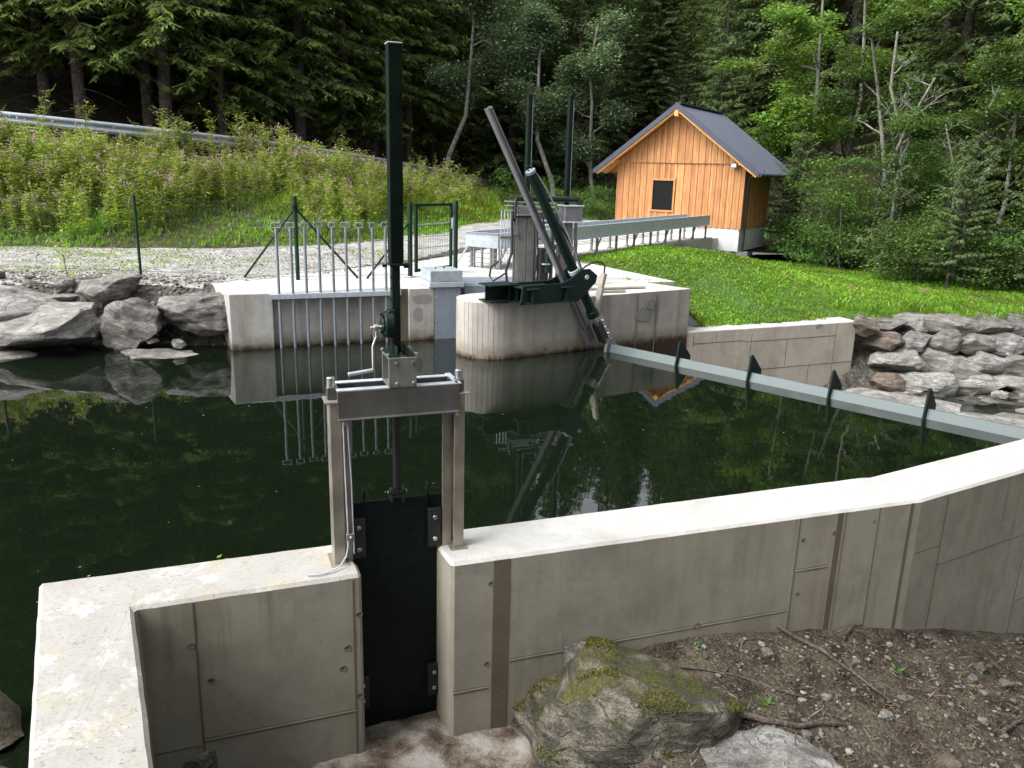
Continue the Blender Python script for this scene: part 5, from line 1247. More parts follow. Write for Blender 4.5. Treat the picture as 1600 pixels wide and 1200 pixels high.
# fallen branches
def stick(name, pts, r0, r1, lab, lift=.02, side=()):
    P = []
    for k, (x, y) in enumerate(pts):
        P.append(Vector((x, y, float(nz(np.array([x]), np.array([y]))[0]) + lift)))
    Q = []
    for k in range(len(P) - 1):
        for j in range(5):
            p = P[k].lerp(P[k + 1], j / 5); q = p * 6; Q.append(p + Vector((noise.noise(q), noise.noise(q + Vector((5, 0, 0))), .5 * noise.noise(q + Vector((0, 5, 0))))) * .02)
    Q.append(P[-1]); n = len(Q)
    t = thing(name, lab, 'branch', (0, 0, 0), 0, 'fallen branches')
    mb = MB(); mb.tube(Q, [r0 + (r1 - r0) * k / (n - 1) for k in range(n)], 8); mb.build('stem', MT['stick'], t, 0, True)
    for k, (dx, dy, dz) in side:
        mb = MB(); a = Q[min(n - 1, int(k * n))]; mb.tube([a, a + Vector((dx, dy, dz)) * .5 + Vector((0, 0, .01)), a + Vector((dx, dy, dz))], [r1 * 1.1, r1 * .8, r1 * .4], 5); mb.build('side_twig', MT['stick'], t, 0, True)
    return t
stick('fallen_branch', [(2.03, 5.50), (2.2, 5.38), (2.38, 5.26), (2.58, 5.06), (2.78, 4.86)], .017, .006, 'long thin fallen branch slanting down from the wall', .035, [(.45, (.1, .05, .06)), (.7, (-.05, .12, .05))])
stick('fallen_branch', [(1.56, 4.52), (1.75, 4.49), (1.94, 4.50), (2.28, 4.62)], .024, .014, 'thick bent brown branch lying near the flat bottom rock', .02)
stick('fallen_branch', [(1.2, 4.93), (1.42, 4.90), (1.61, 4.88), (2.04, 4.78)], .012, .005, 'thin dark branch lying right behind the mossy boulder', .015, [(.4, (.08, -.09, .02)), (.5, (.1, .1, .03))])
stick('fallen_branch', [(3.62, 4.98), (3.74, 5.1), (3.95, 5.27)], .016, .012, 'curved brown stick at the right frame edge', .02)
stick('fallen_branch', [(2.62, 5.5), (2.75, 5.68), (2.86, 5.74)], .011, .009, 'short pale stick leaning up against the wall', .03)
# needle litter, twigs and small weeds of the near ground
rg = np.random.default_rng(77)
n = 24000; X = rg.uniform(.3, 5.2, n); Y = rg.uniform(2.9, 6.9, n); k = Y < wall_y(X) - .03; X, Y = X[k], Y[k]; n = len(X)
a = rg.uniform(0, 6.28, n); L = rg.gamma(2., .018, n) + .012
V_, Q_ = leaves(np.stack([X, Y, nz(X, Y) + rg.uniform(.002, .016, n)], 1), np.stack([np.cos(a), np.sin(a), rg.normal(0, .18, n)], 1), np.stack([rg.normal(0, .4, n), rg.normal(0, .4, n), np.ones(n)], 1), L, .003 + L * .05)
tl = link('needle_litter', quads_mesh('needle_litter', V_, Q_), MT['twig']); tag(tl, 'brown needle and twig litter on the shaded ground', 'litter', kind='stuff')
n = 80; nm_ = NM(); X = rg.uniform(.9, 5.0, n); Y = rg.uniform(3.2, 6.6, n); k = (Y < wall_y(X) - .05) & (fbm(X, Y, 1.8, 3, 90) > .0); X, Y = X[k], Y[k]
for x, y in zip(X, Y):
    z = float(nz(np.array([x]), np.array([y]))[0]); m_ = rg.integers(5, 14); a = rg.uniform(0, 6.28, m_); e = rg.uniform(.1, 1.2, m_)
    d = np.stack([np.cos(a), np.sin(a), e], 1); L = rg.uniform(.025, .075, m_)
    V_, Q_ = leaves(np.tile([x, y, z], (m_, 1)) + rg.normal(0, .025, (m_, 3)) * [1, 1, .2] + [0, 0, .01], d, np.tile([0, 0, 1.], (m_, 1)) + rg.normal(0, .2, (m_, 3)), L, L * rg.uniform(.25, .5)); nm_.add(V_, Q_)
we = link('weeds', nm_.mesh('weeds'), MT['leaf_bush']); tag(we, 'small green seedlings sprouting on the shaded ground', 'weeds', kind='stuff')

# ================================================================== GRASS
def tuft_field(name, X, Y, Z, hmin, hmax, mats, lab, seed, width=.35, spread=.9, per=5, yel=.2):
    r = np.random.default_rng(seed); n = len(X)
    B = np.repeat(np.stack([X, Y, Z], 1), per, 0); m = len(B); B[:, :2] += r.normal(0, .025, (m, 2))
    a = r.uniform(0, 6.28, m); d = np.stack([np.cos(a) * spread * r.uniform(.2, 1, m), np.sin(a) * spread * r.uniform(.2, 1, m), np.ones(m)], 1)
    H = np.repeat(r.uniform(hmin, hmax, n) * (.9 + .5 * fbm(X, Y, 1.6, 3, seed + 3)), per) * r.uniform(.5, 1.1, m)
    V, Q = leaves(B, d, r.normal(0, 1, (m, 3)) + [0, -.4, .6], H, H * width * r.uniform(.6, 1.3, m), .1, .55)
    nz_ = fbm(B[:, 0], B[:, 1], .8, 3, seed) + r.normal(0, .45, m)
    mi = (nz_ > 1 - yel * 2.2).astype(int)
    o = link(name, quads_mesh(name, V, Q, mi), mats); tag(o, lab, 'grass', kind='stuff'); return o
r = np.random.default_rng(9)
def pts_in(keep, x, y, n, r=r):
    X = r.uniform(*x, n); Y = r.uniform(*y, n); k = keep(X, Y); return X[k], Y[k]
X, Y = pts_in(lambda x, y: mkeep(x, y) & (x < 14) & (y < 27.5), (1, 14), (14, 27.5), 52000)
lump = np.clip(fbm(X, Y, 3.2, 3, 61), -.4, 1)
k = (np.abs((X - HA.x) * hs3.x + (Y - HA.y) * hs3.y - 1.5) > 1.6) | ((X - HA.x) * -hg.x + (Y - HA.y) * -hg.y < -.1)
X, Y, lump = X[k], Y[k], lump[k]
tuft_field('mound_grass', X, Y, mz(X, Y) - .01 + .03 * lump, .05, .115, [MT['grass'], MT['grass_dry']], 'bright green clover and grass covering the mound', 13, .34, 1.1, 4, .16)
# grass at the bank foot and on its right end
def bank_pts(n, u0, u1, t0, t1, r):
    nt_, nk = BANKG.shape[:2]; uu = r.uniform(u0, u1, n) * (nk - 1); tt = r.uniform(t0, t1, n) * (nt_ - 1)
    i = np.clip(uu.astype(int), 0, nk - 2); j = np.clip(tt.astype(int), 0, nt_ - 2); fu = (uu - i)[:, None]; ft = (tt - j)[:, None]
    return (BANKG[j, i] * (1 - fu) + BANKG[j, i + 1] * fu) * (1 - ft) + (BANKG[j + 1, i] * (1 - fu) + BANKG[j + 1, i + 1] * fu) * ft, uu / (nk - 1), tt / (nt_ - 1)
B, _, _ = bank_pts(17000, .40, .86, 0, .45, r)
tuft_field('bank_grass', B[:, 0], B[:, 1], B[:, 2], .06, .2, [MT['grass'], MT['grass_dry']], 'green grass at the foot of the flowering bank', 14, .22, .8, 4, .2)
B, uu, _ = bank_pts(14000, .60, .95, .25, 1, r)
tuft_field('slope_grass', B[:, 0], B[:, 1], B[:, 2], .12, .34, [MT['grass_dry'], MT['grass']], 'yellow-green long grass on the slope below the crash barrier', 15, .14, .7, 4, .25)
# strips of grass in the gravel
X, Y = pts_in(lambda x, y: (fbm(x, y, .9, 3, 71) > .12) & ~((x > -4.85) & (y < 13.6 + .95 * (x + 4.6))) & (y > shore(x) + 1.2), (-12, -2), (12.8, 18.4), 5000)
tuft_field('gravel_weeds', X, Y, yardz(X, Y), .02, .07, [MT['grass_dry'], MT['grass']], 'sparse low weeds growing in the gravel yard', 16, .3, 1.2, 4, .3)
X, Y = pts_in(lambda x, y: (fbm(x, y, 1.3, 3, 72) > .2), (6.8, 14), (14.2, 17), 2500)
tuft_field('stream_grass', X, Y, np.where(Y > 15.9, .15, -1.15 + .45 * (Y - 14.2)), .06, .25, [MT['grass'], MT['grass_dry']], 'green tufts growing between the stones of the right bank', 17, .15, .7, 5, .2)

X, Y = pts_in(lambda x, y: (y > 17.8 + .02 * x) & ((x > 20.5 - .42 * (y - 14)) | (y > 25.5) | (x > 13.2)), (8.6, 19), (17.8, 28), 9000)
tuft_field('undergrowth', X, Y, np.maximum(hz_(X, Y), mz(X, Y)) + r.uniform(0, .18, len(X)), .08, .22, [MT['leaf_mid'], MT['leaf_bush']], 'dark leafy undergrowth at the edge of the wood behind the mound', 18, .38, 1.2, 5, .3)
X, Y = pts_in(lambda x, y: (y > 33), (-1.5, 12), (33, 44), 3000)
tuft_field('wood_edge_plants', X, Y, hz_(X, Y) + r.uniform(0, .5, len(X)), .12, .32, [MT['leaf_mid'], MT['leaf_bush']], 'leafy undergrowth behind the hut and below the silvery trees', 19, .35, 1.1, 5, .3)
# ================================================================== BALSAM PLANTS
def balsam(seed, h):
    r = np.random.default_rng(seed); m = NM()
    n = int(r.integers(9, 13)); lean = r.normal(0, .08, 2)
    zs = np.linspace(0, h, 7); st = np.stack([lean[0] * (zs / h) ** 2 * h, lean[1] * (zs / h) ** 2 * h, zs], 1)
    m.tube(st, np.linspace(.014, .005, 7), 5, 1)
    def at(z): return np.array([lean[0] * (z / h) ** 2 * h, lean[1] * (z / h) ** 2 * h, z])
    B = []; D = []; Ls = []
    for z in np.linspace(h * .18, h * .98, int(h * 11)):
        a0 = r.uniform(0, 6.28)
        for j in range(3):
            a = a0 + j * 2.1 + r.normal(0, .2); e = r.uniform(-.35, .45); ln = r.uniform(.17, .31) * (1.15 - .45 * z / h)
            B.append(at(z)); D.append((math.cos(a), math.sin(a), e)); Ls.append(ln)
    # side shoots with leaves and flower heads
    tips = [at(h)]
    for j in range(int(r.integers(4, 8))):
        z = h * r.uniform(.45, .9); a = r.uniform(0, 6.28); ln = r.uniform(.18, .42)
        p0 = at(z); p1 = p0 + np.array([math.cos(a) * ln * .7, math.sin(a) * ln * .7, ln * .75])
        m.tube(np.stack([p0, (p0 + p1) / 2 + [0, 0, -.02], p1]), [.006, .005, .003], 4, 1); tips.append(p1)
        for q in np.linspace(.3, 1, 5):
            a2 = r.uniform(0, 6.28); B.append(p0 + (p1 - p0) * q); D.append((math.cos(a2), math.sin(a2), r.uniform(-.2, .5))); Ls.append(r.uniform(.08, .15))
    B = np.array(B); D = np.array(D); Ls = np.array(Ls)
    V, Q = leaves(B, D, np.tile([0, 0, 1.], (len(B), 1)) + r.normal(0, .25, (len(B), 3)), Ls, Ls * .30, .12, .42); m.add(V, Q, 0)
    for tp in tips:
        if r.random() < .42:
            k = int(r.integers(3, 7)); P = tp + r.normal(0, .04, (k, 3)) + [0, 0, .03]
            for s in range(2):
                V, Q = leaves(P, r.normal(0, 1, (k, 3)), r.normal(0, 1, (k, 3)), r.uniform(.03, .05, k), r.uniform(.022, .036, k), .3, .5); m.add(V, Q, 2)
    return m.arrays()
BM = [MT['balsam_leaf'], MT['balsam_stem'], MT['balsam_flower']]
variants = [balsam(s, h) for s, h in zip(range(12), [1.0, 1.15, 1.25, 1.3, 1.05, 1.4, .9, 1.2, 1.1, 1.35, .8, 1.5])]
def plant_mass(name, P, lab, seed, hs=(.7, 1.05)):
    r = np.random.default_rng(seed); Vs = []; Qs = []; Ms = []; off = 0
    for p in P:
        V, Q, Mi = variants[int(r.integers(0, 12))]; a = r.uniform(0, 6.28); s = r.uniform(*hs) * (.82 + .34 * float(fbm(np.array([p[0]]), np.array([p[1]]), .9, 2, 44)[0])); c, sn = math.cos(a) * s, math.sin(a) * s
        W = np.stack([V[:, 0] * c - V[:, 1] * sn, V[:, 0] * sn + V[:, 1] * c, V[:, 2] * s], 1) + p
        Vs.append(W); Qs.append(Q + off); Ms.append(Mi); off += len(V)
    o = link(name, quads_mesh(name, np.concatenate(Vs), np.concatenate(Qs), np.concatenate(Ms)), BM); tag(o, lab, 'plants', kind='stuff'); return o
B1, u1, t1 = bank_pts(1650, .45, .74, .02, .97, r)
dens = fbm(B1[:, 0], B1[:, 1], .9, 3, 81)
keepb = (t1 > .04 + .34 * np.exp(-((u1 - .60) / .022) ** 2) + .25 * np.clip((u1 - .645) / .03, 0, 1)) & ~((u1 > .675) & (r.random(len(u1)) < .65))
B1[:, 2] -= .62 * np.clip((t1 - .62) / .38, 0, 1) * ((u1 < .527) | (u1 > .598))
plant_mass('balsam_thicket', B1[keepb] - [0, 0, .03], 'dense thicket of pink-flowering balsam covering the road bank', 5, (.72, 1.1))
B2, u2, t2 = bank_pts(170, .67, .90, .3, 1, r)
B2[:, 2] -= .2 * (B2[:, 1] > 30)
plant_mass('balsam_fringe', B2 - [0, 0, .03], 'scattered flowering balsam and tall weeds on the right part of the slope', 6, (.4, .75))
grpB = 'tall balsam plants sticking up over the crash barrier'
vm = {}
def single(name, vi, p, s, rz, lab, grp):
    if vi not in vm: V, Q, Mi = variants[vi]; vm[vi] = quads_mesh('balsam', V, Q, Mi); [vm[vi].materials.append(m_) for m_ in BM]
    t = thing(name, lab, 'plant', p, rz, grp); o = link('foliage', vm[vi], None, t); o.scale = (s, s, s); return t
TB = [(.492, 'leftmost tall pink balsam rising in front of the crash barrier'), (.507, 'tall pink balsam, second from the left before the crash barrier'), (.533, 'bushy tall balsam reaching over the middle of the crash barrier'), (.55, 'tall balsam with pink heads left of the green pole'), (.583, 'tallest pink balsam left of the green sluice pole'), (.612, 'tall balsam just left of the green pole before the trees'), (.688, 'tall balsam right of the green pole below the spruces')]
for i, (u, lab) in enumerate(TB):
    k = int(u * 159); p = BANKG[-3, k]; single('balsam_plant', [11, 9, 5, 11, 5, 9, 11][i], p, .95 if i != 6 else .8, i * 1.3, lab, grpB)
MP = [(8.6, 17.0, 'pink-flowered balsam standing on the mound left of the middle of the stone bank'), (9.9, 17.2, 'leafy balsam on the mound edge above the right stones'), (11.0, 17.0, 'tall thin balsam at the right end of the mound'), (7.4, 17.5, 'small pink balsam near the abutment end on the mound')]
for i, (x, y, lab) in enumerate(MP):
    single('balsam_plant', [6, 10, 4, 10][i], (x, y, float(mz(np.array([x]), np.array([y]))[0])), [.6, .5, .55, .45][i], i * 2.1, lab, 'balsam plants on the mound')
single('balsam_plant', 10, (-7.35, 13.1, .85), .75, .5, 'lone slim balsam with pale flowers on the gravel above the boulders', 'balsam plants by the gravel')

# ================================================================== TREES
def spruce(seed, h=22., crown0=2., rmax=3.0, dens=1., droop=.45, tw=1.):
    r = np.random.default_rng(seed); tm = NM(); cm = NM()
    zs = np.linspace(-.5, h, 14); wob = np.cumsum(r.normal(0, .02, (14, 2)), 0)
    r0 = .011 * h * r.uniform(.85, 1.1)
    tm.tube(np.c_[wob, zs], np.maximum(.012, r0 * (1 - np.clip(zs, 0, h) / h) ** .8), 9, 0)
    z = .8
    while z < h * .985:
        nb = int(r.integers(3, 6)); dead = z < crown0
        a0 = r.uniform(0, 6.28)
        for j in range(nb):
            a = a0 + 6.28 * j / nb + r.normal(0, .25); zz = z + r.normal(0, .12)
            q = np.clip((zz - crown0) / (h - crown0), 0, 1)
            Lb = (rmax * (1 - q) ** .72 + .2) * r.uniform(.65, 1.15)
            if q < .08 and not dead: Lb *= .75 + 3 * q
            if dead:
                if r.random() < .55: continue
                Lb = r.uniform(.4, 1.6)
            ax = np.array([math.cos(a), math.sin(a), 0]); side = np.array([-ax[1], ax[0], 0])
            lift = .05 + .55 * q; dr = droop * (1 - .6 * q) * r.uniform(.7, 1.3)
            T = np.linspace(0, 1, 6)
            def pt(t): return np.outer(t * Lb, ax) + np.outer(lift * Lb * t - dr * Lb * t ** 2 + .12 * Lb * t ** 4, [0, 0, 1]) + [0, 0, zz] + np.outer(side_b * t ** 2 * Lb, side)
            side_b = r.normal(0, .08)
            cm.tube(pt(T), np.linspace(.007 * Lb + .008, .004, 6), 3, 1)
            if dead: 
                continue
            n = max(5, int(Lb * 9 * dens)); t = r.uniform(.12, 1, n) ** .8
            P = pt(t); sg_ = np.where(r.random(n) < .5, -1, 1)[:, None]
            f = r.uniform(.35, .95, n)[:, None]
            d = nrm(ax * (1 - f * .6) + side * sg_ * f + np.c_[np.zeros(n), np.zeros(n), -r.uniform(.15, .75, n)])
            Lt = (.16 + .34 * (1 - t) * min(Lb, 2.5) / 2.5 + .16 * r.random(n)) * 1.25 * tw
            up = np.tile([0, 0, 1.], (n, 1)) + r.normal(0, .35, (n, 3))
            V, Q = leaves(P, d, up, Lt, (.07 + .09 * r.random(n)) * tw, .15, .4); cm.add(V, Q, 0)
            for s2 in (-1, 1, 1, -1):
                k = r.uniform(.2, .8, n)[:, None]; P2 = P + d * Lt[:, None] * k
                sd_ = nrm(np.cross(d, [0, 0, 1.])) * s2
                d2_ = nrm(d * .75 + sd_ * .7 + [0, 0, -.30] + r.normal(0, .12, (n, 3)))
                V, Q = leaves(P2, d2_, up, Lt * r.uniform(.35, .7, n), (.05 + .055 * r.random(n)) * tw, .15, .4); cm.add(V, Q, 0)
        z += (.30 if z > crown0 else .5) * r.uniform(.8, 1.25) / max(.6, dens ** .5)
    return tm.mesh('spruce_trunk', True), cm.mesh('spruce_crown')
def deciduous(seed, h=9., base=.3, spread=2.4, nleaf=11000, leaf=.12, layered=.35, stems=1, bare=0.):
    r = np.random.default_rng(seed); tm = NM(); cm = NM(); ends = []
    def limb(p, d, L, rr, depth):
        n = 6; pts = [np.array(p)]; dd = np.array(d, float)
        for k in range(n - 1):
            dd = nrm((dd + r.normal(0, .16, 3) + [0, 0, .05])[None])[0]; pts.append(pts[-1] + dd * L / (n - 1))
        pts = np.array(pts); tm.tube(pts, np.linspace(rr, rr * (.45 if depth else .3), n), 7 if depth == 0 else 4, 0)
        if depth >= 2 or L < .5:
            for q in (2, 3, 4, 5): ends.append((pts[q], L))
            return
        nb = int(r.integers(6, 10)) if depth == 0 else int(r.integers(4, 7))
        for k in range(nb):
            t = r.uniform(base, 1.) if depth == 0 else r.uniform(.3, 1.); i = t * (n - 1); i0 = min(n - 2, int(i)); q = pts[i0] + (pts[i0 + 1] - pts[i0]) * (i - i0)
            a = r.uniform(0, 6.28); e = r.uniform(.1, .9)
            nd = nrm(np.array([[math.cos(a), math.sin(a), e]]))[0]
            if depth: nd = nrm((nd * .9 + dd * .6)[None])[0]
            limb(q, nd, (spread * r.uniform(.55, 1.1) * (1.15 - .5 * t)) if depth == 0 else L * r.uniform(.4, .65), rr * (.42 if depth == 0 else .5) * (1.1 - .5 * t), depth + 1)
    for s in range(stems):
        a = r.uniform(0, 6.28); sp = 0 if stems == 1 else .35
        limb((r.normal(0, .25 * (stems > 1)), r.normal(0, .25 * (stems > 1)), -.4), nrm(np.array([[math.cos(a) * sp + r.normal(0, .08), math.sin(a) * sp + r.normal(0, .08), 1]]))[0], h * r.uniform(.8, 1) if stems > 1 else h, .012 * h / (stems ** .5) + .02, 0)
    E_ = np.array([e[0] for e in ends]); keep = r.random(len(E_)) > bare; E_ = E_[keep]
    k = max(1, nleaf // max(1, len(E_))); P = np.repeat(E_, k, 0); m = len(P)
    P = P + r.normal(0, 1, (m, 3)) * [.28, .28, .28 * layered]; P[:, 2] -= .15 * np.hypot(P[:, 0] - np.repeat(E_, k, 0)[:, 0], P[:, 1] - np.repeat(E_, k, 0)[:, 1])
    a = r.uniform(0, 6.28, m); L = leaf * r.uniform(.6, 1.25, m)
    V, Q = leaves(P, np.stack([np.cos(a), np.sin(a), r.normal(-.25, .3, m)], 1), np.tile([0, 0, 1.], (m, 1)) + r.normal(0, .45, (m, 3)), L, L * .62, .12, .45); cm.add(V, Q, 0)
    return tm.mesh('tree_trunk', True), cm.mesh('tree_crown')
def treemats(pair, bark, leaf):
    pair[0].materials.append(MT[bark]); pair[1].materials.append(MT[leaf]); pair[1].materials.append(MT[bark]); return pair
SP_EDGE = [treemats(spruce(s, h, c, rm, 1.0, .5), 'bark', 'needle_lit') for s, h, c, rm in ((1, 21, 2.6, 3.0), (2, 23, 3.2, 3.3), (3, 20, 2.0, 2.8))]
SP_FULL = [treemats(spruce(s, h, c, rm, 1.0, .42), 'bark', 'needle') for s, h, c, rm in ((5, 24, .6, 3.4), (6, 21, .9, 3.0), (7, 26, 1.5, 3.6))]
SP_YOUNG = [treemats(spruce(s, h, .2, rm, 3.6, .3, .42), 'bark', 'needle') for s, h, rm in ((8, 4.5, 1.5), (9, 3.2, 1.2))]
DE_BRIGHT = [treemats(deciduous(s, h, .28, sp, 15000, .15, .3), 'bark_pale', 'leaf_bright') for s, h, sp in ((11, 10, 3.0), (12, 12, 3.4))]
DE_MID = [treemats(deciduous(s, h, .3, sp, 12000, .13, .35), 'bark_pale', 'leaf_mid') for s, h, sp in ((13, 9, 2.6), (14, 7.5, 2.4))]
DE_SILVER = [treemats(deciduous(s, h, .22, sp, 26000, .13, .75), 'bark_pale', 'leaf_silver') for s, h, sp in ((15, 9.5, 2.2), (16, 8.5, 2.0))]
BUSH = [treemats(deciduous(s, h, .12, sp, 9000, .105, .3, 5), 'bark', 'leaf_bush') for s, h, sp in ((17, 3.0, 1.3), (18, 4.2, 1.7), (20, 2.2, 1.0))]
BARE = [treemats(deciduous(s, h, .55, 1.3, 500, .1, .4, 1, .9), 'bark_pale', 'leaf_mid') for s, h in ((21, 7), (22, 9))]
def tree(name, pair, x, y, z, s, rz, lab, cat, grp):
    t = thing(name, lab, cat, (x, y, z), rz, grp)
    a = link('trunk', pair[0], None, t); b_ = link('crown', pair[1], None, t); a.scale = b_.scale = (s, s, s); return t
def floor_left(x, y):
    p = np.array([x, y]); k = int(np.argmin(np.linalg.norm(roadfar[:, :2] - p, axis=1))); d = (p - roadfar[k, :2]) @ rn2[k]; return roadfar[k, 2] + 34 / 55 * max(0, d)
rt = random.Random(3)
# front row of spruces behind the road: (x, y)
left_row = [(-22.0, 28.5), (-20.6, 31.0), (-19.5, 26.0), (-17.6, 27.5), (-16.0, 28.4), (-14.6, 28.0), (-13.3, 30.2), (-12.2, 29.0), (-10.9, 31.0), (-9.7, 32.6), (-8.6, 33.0), (-7.4, 35.6), (-6.4, 37.0), (-5.2, 39.5), (-4.3, 42.5), (-3.3, 46.0)]
for i, (x, y) in enumerate(left_row):
    nm = 'leftmost' if i == 0 else f'{ords[i]} from the left'
    tree('spruce_tree', SP_EDGE[i % 3], x, y, floor_left(x, y) - .1, rt.uniform(.85, 1.1), rt.uniform(0, 6), f'dark spruce with bare lower trunk behind the road, {nm}', 'tree', 'front row of spruces behind the road')
# centre and right front trees
def gap_scale(x, y, z, h=23.):
    q = x / max(y, 1)
    if not (.03 < q < .28): return 1.
    top = .475 * (math.hypot(x, y) - 6.5) * rt.uniform(.86, 1.02)
    return max(.3, min(1., (top - z) / h))
def hzz(x, y):
    a = float(hz_(np.array([x]), np.array([y]))[0])
    return max(a, float(mz(np.array([x]), np.array([y]))[0])) if 8 < x < 30 and 14 < y < 30 else a
centre = [(-.3, 43.5), (1.0, 46), (3.0, 43.0), (2.6, 49), (5.0, 46), (7.6, 48), (10.3, 44), (12.8, 42), (15.5, 40), (18.2, 37), (20.5, 33.5), (22.5, 30), (17.0, 33.0), (9.0, 37.5)]
for i, (x, y) in enumerate(centre):
    nm = 'leftmost' if i == 0 else f'{ords[i]} from the left'
    tree('spruce_tree', SP_FULL[i % 3], x, y, hzz(x, y) - .2, rt.uniform(.85, 1.15) * gap_scale(x, y, hzz(x, y)), rt.uniform(0, 6), f'full-crowned spruce on the slope behind the hut, {nm}', 'tree', 'spruces behind the hut')
for i, (x, y, s, k, lab) in enumerate([(1.9, 38.5, 1.1, 0, 'silvery-leaved deciduous tree behind the tall green cylinders, nearer the left'), (3.9, 39.5, 1.0, 1, 'silvery-leaved deciduous tree between the green cylinders and the hut roof'), (-3.4, 37.5, 1.0, 0, 'grey-green deciduous tree beside the green sluice pole')]):
    tree('deciduous_tree', (DE_SILVER if i < 2 else DE_SILVER)[k], x, y, hzz(x, y) if i < 2 else floor_left(x, y), s, i * 1.7, lab, 'tree', 'silvery deciduous trees')
RT_ = [(11.0, 31.5, DE_BRIGHT[0], .95, 'bright green maple directly right of the hut roof'), (13.2, 33.0, DE_BRIGHT[1], .85, 'taller maple behind the bright maple right of the hut'), (15.6, 25.0, DE_BRIGHT[1], .9, 'large sunlit maple filling the top right corner'), (17.2, 27.5, DE_BRIGHT[0], 1.1, 'maple at the right edge behind the large sunlit maple'), (12.4, 25.5, DE_MID[0], .72, 'thin-trunked beech right of the bush, leaves in flat layers'), (14.4, 24.5, DE_MID[1], .85, 'beech with pale slender trunk near the right edge'), (11.0, 24.3, DE_MID[1], .62, 'small beech between the bush and the pale trunks'), (13.8, 28.5, DE_MID[0], .9, 'mid green beech standing behind the pale slender trunks'), (16.0, 22.5, DE_MID[0], .7, 'low beech at the right frame edge above the mound')]
for i, (x, y, pr, s, lab) in enumerate(RT_): tree('deciduous_tree', pr, x, y, hzz(x, y) - .1, s, i * 1.1 + .4, lab, 'tree', 'deciduous trees on the right')
for i, (x, y, s, k, lab) in enumerate([(11.3, 26.0, .9, 0, 'bare pale dead trunk left of two in the gap right of the hut'), (11.9, 26.6, .85, 1, 'taller bare pale trunk beside the left dead trunk'), (13.1, 24.2, .8, 1, 'bare birch-like trunk with forked top at the right'), (14.9, 23.4, .62, 0, 'leaning thin bare trunk near the right edge'), (12.3, 23.2, .7, 0, 'pale bent bare trunk in front of the dark gap')]):
    tree('bare_tree', BARE[k], x, y, hzz(x, y) - .1, s, i * 2.2, lab, 'tree', 'bare trunks on the right')
BS = [(9.9, 27.0, BUSH[1], 1.0, 'bright leafy bush beside the right wall of the hut'), (10.6, 25.2, BUSH[1], .85, 'round green bush in front of the hut-side bush'), (10.9, 22.6, BUSH[0], .75, 'low bush behind the mound crest at mid right'), (12.6, 21.6, BUSH[0], .7, 'low bush behind the mound, second from the right'), (14.2, 20.6, BUSH[2], .8, 'small bush at the right edge of the mound'), (1.4, 30.0, BUSH[1], .55, 'bright green shrub between the two tall green cylinders'), (2.7, 31.5, BUSH[1], .6, 'greyish green shrub left of the hut wall'), (.2, 32.5, BUSH[0], .8, 'low shrub at the end of the crash barrier'), (3.0, 29.9, BUSH[2], .6, 'small weedy shrub at the left foot of the hut')]
for i, (x, y, pr, s, lab) in enumerate(BS): tree('bush', pr, x, y, (hzz(x, y) if y > 27 or x > 10 else float(mz(np.array([x]), np.array([y]))[0])) - .05, s, i * .9, lab, 'bush', 'bushes around the hut and mound')
YS = [(11.6, 21.4, 0, .75), (12.5, 22.6, 0, .9), (13.6, 21.6, 1, 1.0), (14.8, 22.2, 0, .85), (10.9, 23.6, 1, 1.0), (15.4, 20.8, 1, .9), (9.9, 28.8, 0, .9)]
YL = ['leftmost of the low young spruces behind the mound', 'young spruce, tallest left of the right frame edge', 'small young spruce in the middle behind the mound', 'broad young spruce near the right edge', 'small young spruce under the bush by the mound', 'little spruce at the right frame edge', 'young spruce beside the far hut corner']
for i, (x, y, k, s) in enumerate(YS): tree('young_spruce', SP_YOUNG[k], x, y, hzz(x, y) - .05, s, i, YL[i], 'tree', 'young spruces behind the mound')
# deep wood: one mass
srcc = bpy.data.collections.new('wood_sources')
for i, (a, b_) in enumerate((SP_FULL[0], SP_FULL[1], SP_FULL[2], SP_EDGE[0], SP_EDGE[1])):
    bm = bmesh.new(); bm.from_mesh(b_); bm.from_mesh(a); me = bpy.data.meshes.new('wood_tree'); nf = len(b_.polygons)
    bm.to_mesh(me); bm.free(); me.materials.append(b_.materials[0]); me.materials.append(MT['bark'])
    for p in me.polygons[nf:]: p.material_index = 1
    o = bpy.data.objects.new('wood_tree', me); srcc.objects.link(o)
P = []
for _ in range(190):
    k = rt.randrange(12, 150); d = rt.uniform(4.5, 26); x, y = roadfar[k, :2] + rn2[k] * d
    if y < 22 or x < -45: continue
    P.append((x, y, floor_left(x, y) - .2))
for _ in range(190):
    x = rt.uniform(-12, 42); y = rt.uniform(34, 70)
    if x > 12 + (y - 34) * .0 and False: continue
    if y < 50 - .45 * max(0, x - 4) and x < 20: continue
    P.append((x, y, hzz(x, y) - .2))
for _ in range(70):
    x = rt.uniform(18, 42); y = rt.uniform(17, 40); P.append((x, y, hzz(x, y) - .2))
me = bpy.data.meshes.new('spruce_wood'); me.from_pydata(P, [], [])
at1 = me.attributes.new('rz', 'FLOAT', 'POINT'); at1.data.foreach_set('value', [rt.uniform(0, 6.28) for _ in P])
at2 = me.attributes.new('sc', 'FLOAT', 'POINT'); at2.data.foreach_set('value', [rt.uniform(.75, 1.1) * gap_scale(*p) for p in P])
wood = link('spruce_wood', me); tag(wood, 'dark spruce wood rising on the slopes behind the nearer trees', 'wood', kind='stuff')
ng = bpy.data.node_groups.new('wood', 'GeometryNodeTree')
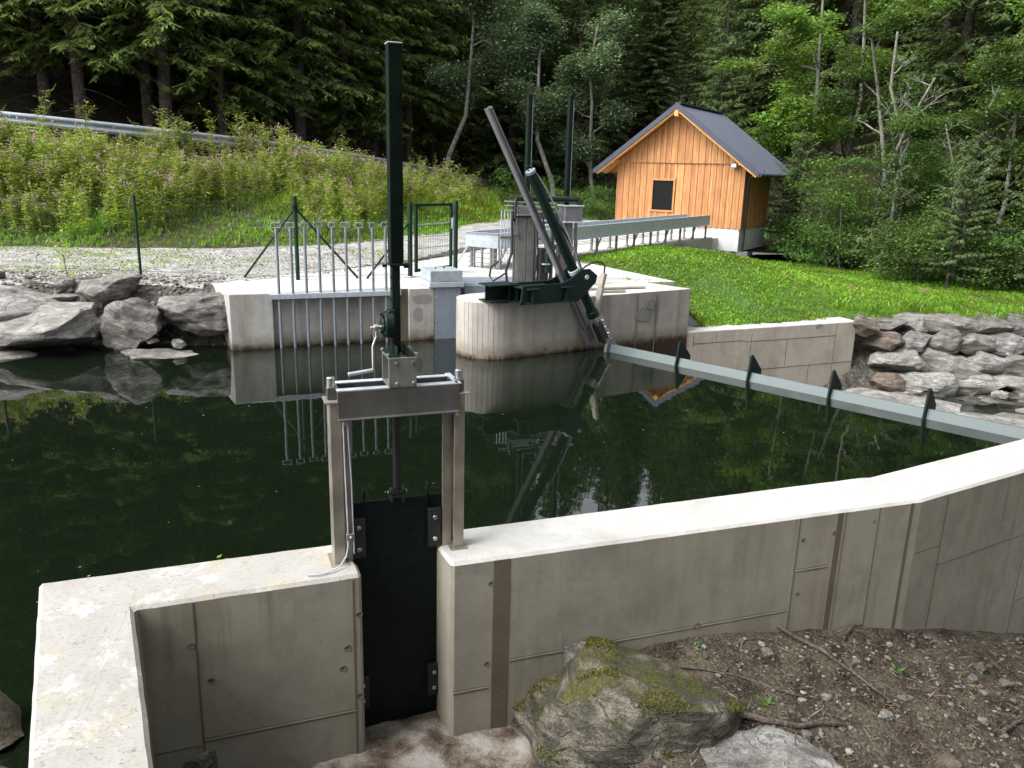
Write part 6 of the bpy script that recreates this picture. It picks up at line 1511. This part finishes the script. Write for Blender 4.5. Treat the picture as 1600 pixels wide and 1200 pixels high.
ng.interface.new_socket('Geometry', in_out='INPUT', socket_type='NodeSocketGeometry'); ng.interface.new_socket('Geometry', in_out='OUTPUT', socket_type='NodeSocketGeometry')
gi = ng.nodes.new('NodeGroupInput'); go = ng.nodes.new('NodeGroupOutput'); ip = ng.nodes.new('GeometryNodeInstanceOnPoints'); ci = ng.nodes.new('GeometryNodeCollectionInfo')
ci.inputs['Collection'].default_value = srcc; ci.inputs['Separate Children'].default_value = True; ci.inputs['Reset Children'].default_value = True
a1_ = ng.nodes.new('GeometryNodeInputNamedAttribute'); a1_.data_type = 'FLOAT'; a1_.inputs['Name'].default_value = 'rz'
a2_ = ng.nodes.new('GeometryNodeInputNamedAttribute'); a2_.data_type = 'FLOAT'; a2_.inputs['Name'].default_value = 'sc'
cx = ng.nodes.new('ShaderNodeCombineXYZ'); ng.links.new(a1_.outputs['Attribute'], cx.inputs[2])
m2p = ng.nodes.new('GeometryNodeMeshToPoints'); ng.links.new(gi.outputs[0], m2p.inputs['Mesh'])
ng.links.new(m2p.outputs[0], ip.inputs['Points']); ng.links.new(ci.outputs[0], ip.inputs['Instance']); ip.inputs['Pick Instance'].default_value = True
ng.links.new(cx.outputs[0], ip.inputs['Rotation']); ng.links.new(a2_.outputs['Attribute'], ip.inputs['Scale']); ng.links.new(ip.outputs[0], go.inputs[0])
md = wood.modifiers.new('wood', 'NODES'); md.node_group = ng
# undergrowth along the wood edge on the right
# forest behind the camera that shades the near wall
for i, (x, y, k) in enumerate([(-3.8, -5.0, 0), (1.2, -4.2, 1), (5.0, -3.6, 2), (9.0, -2.0, 0), (12.0, 1.0, 1), (14.5, 4.5, 2), (-8, -7.5, 1), (3.0, -8.0, 0), (8.0, -7.0, 1), (15.5, -2, 0), (-1.5, -9.5, 2), (18, 8, 1), (0, -14, 1), (7, -13, 2)]):
    nm = f'{ords[i]} along it'
    tree('spruce_tree', SP_EDGE[k], x, y, 1.0 + .15 * max(0, -3 - y) if y < 0 else -.3, 1.0, i * 1.9, f'tall spruce on the shaded near bank outside the picture, {nm}', 'tree', 'spruces on the near bank')
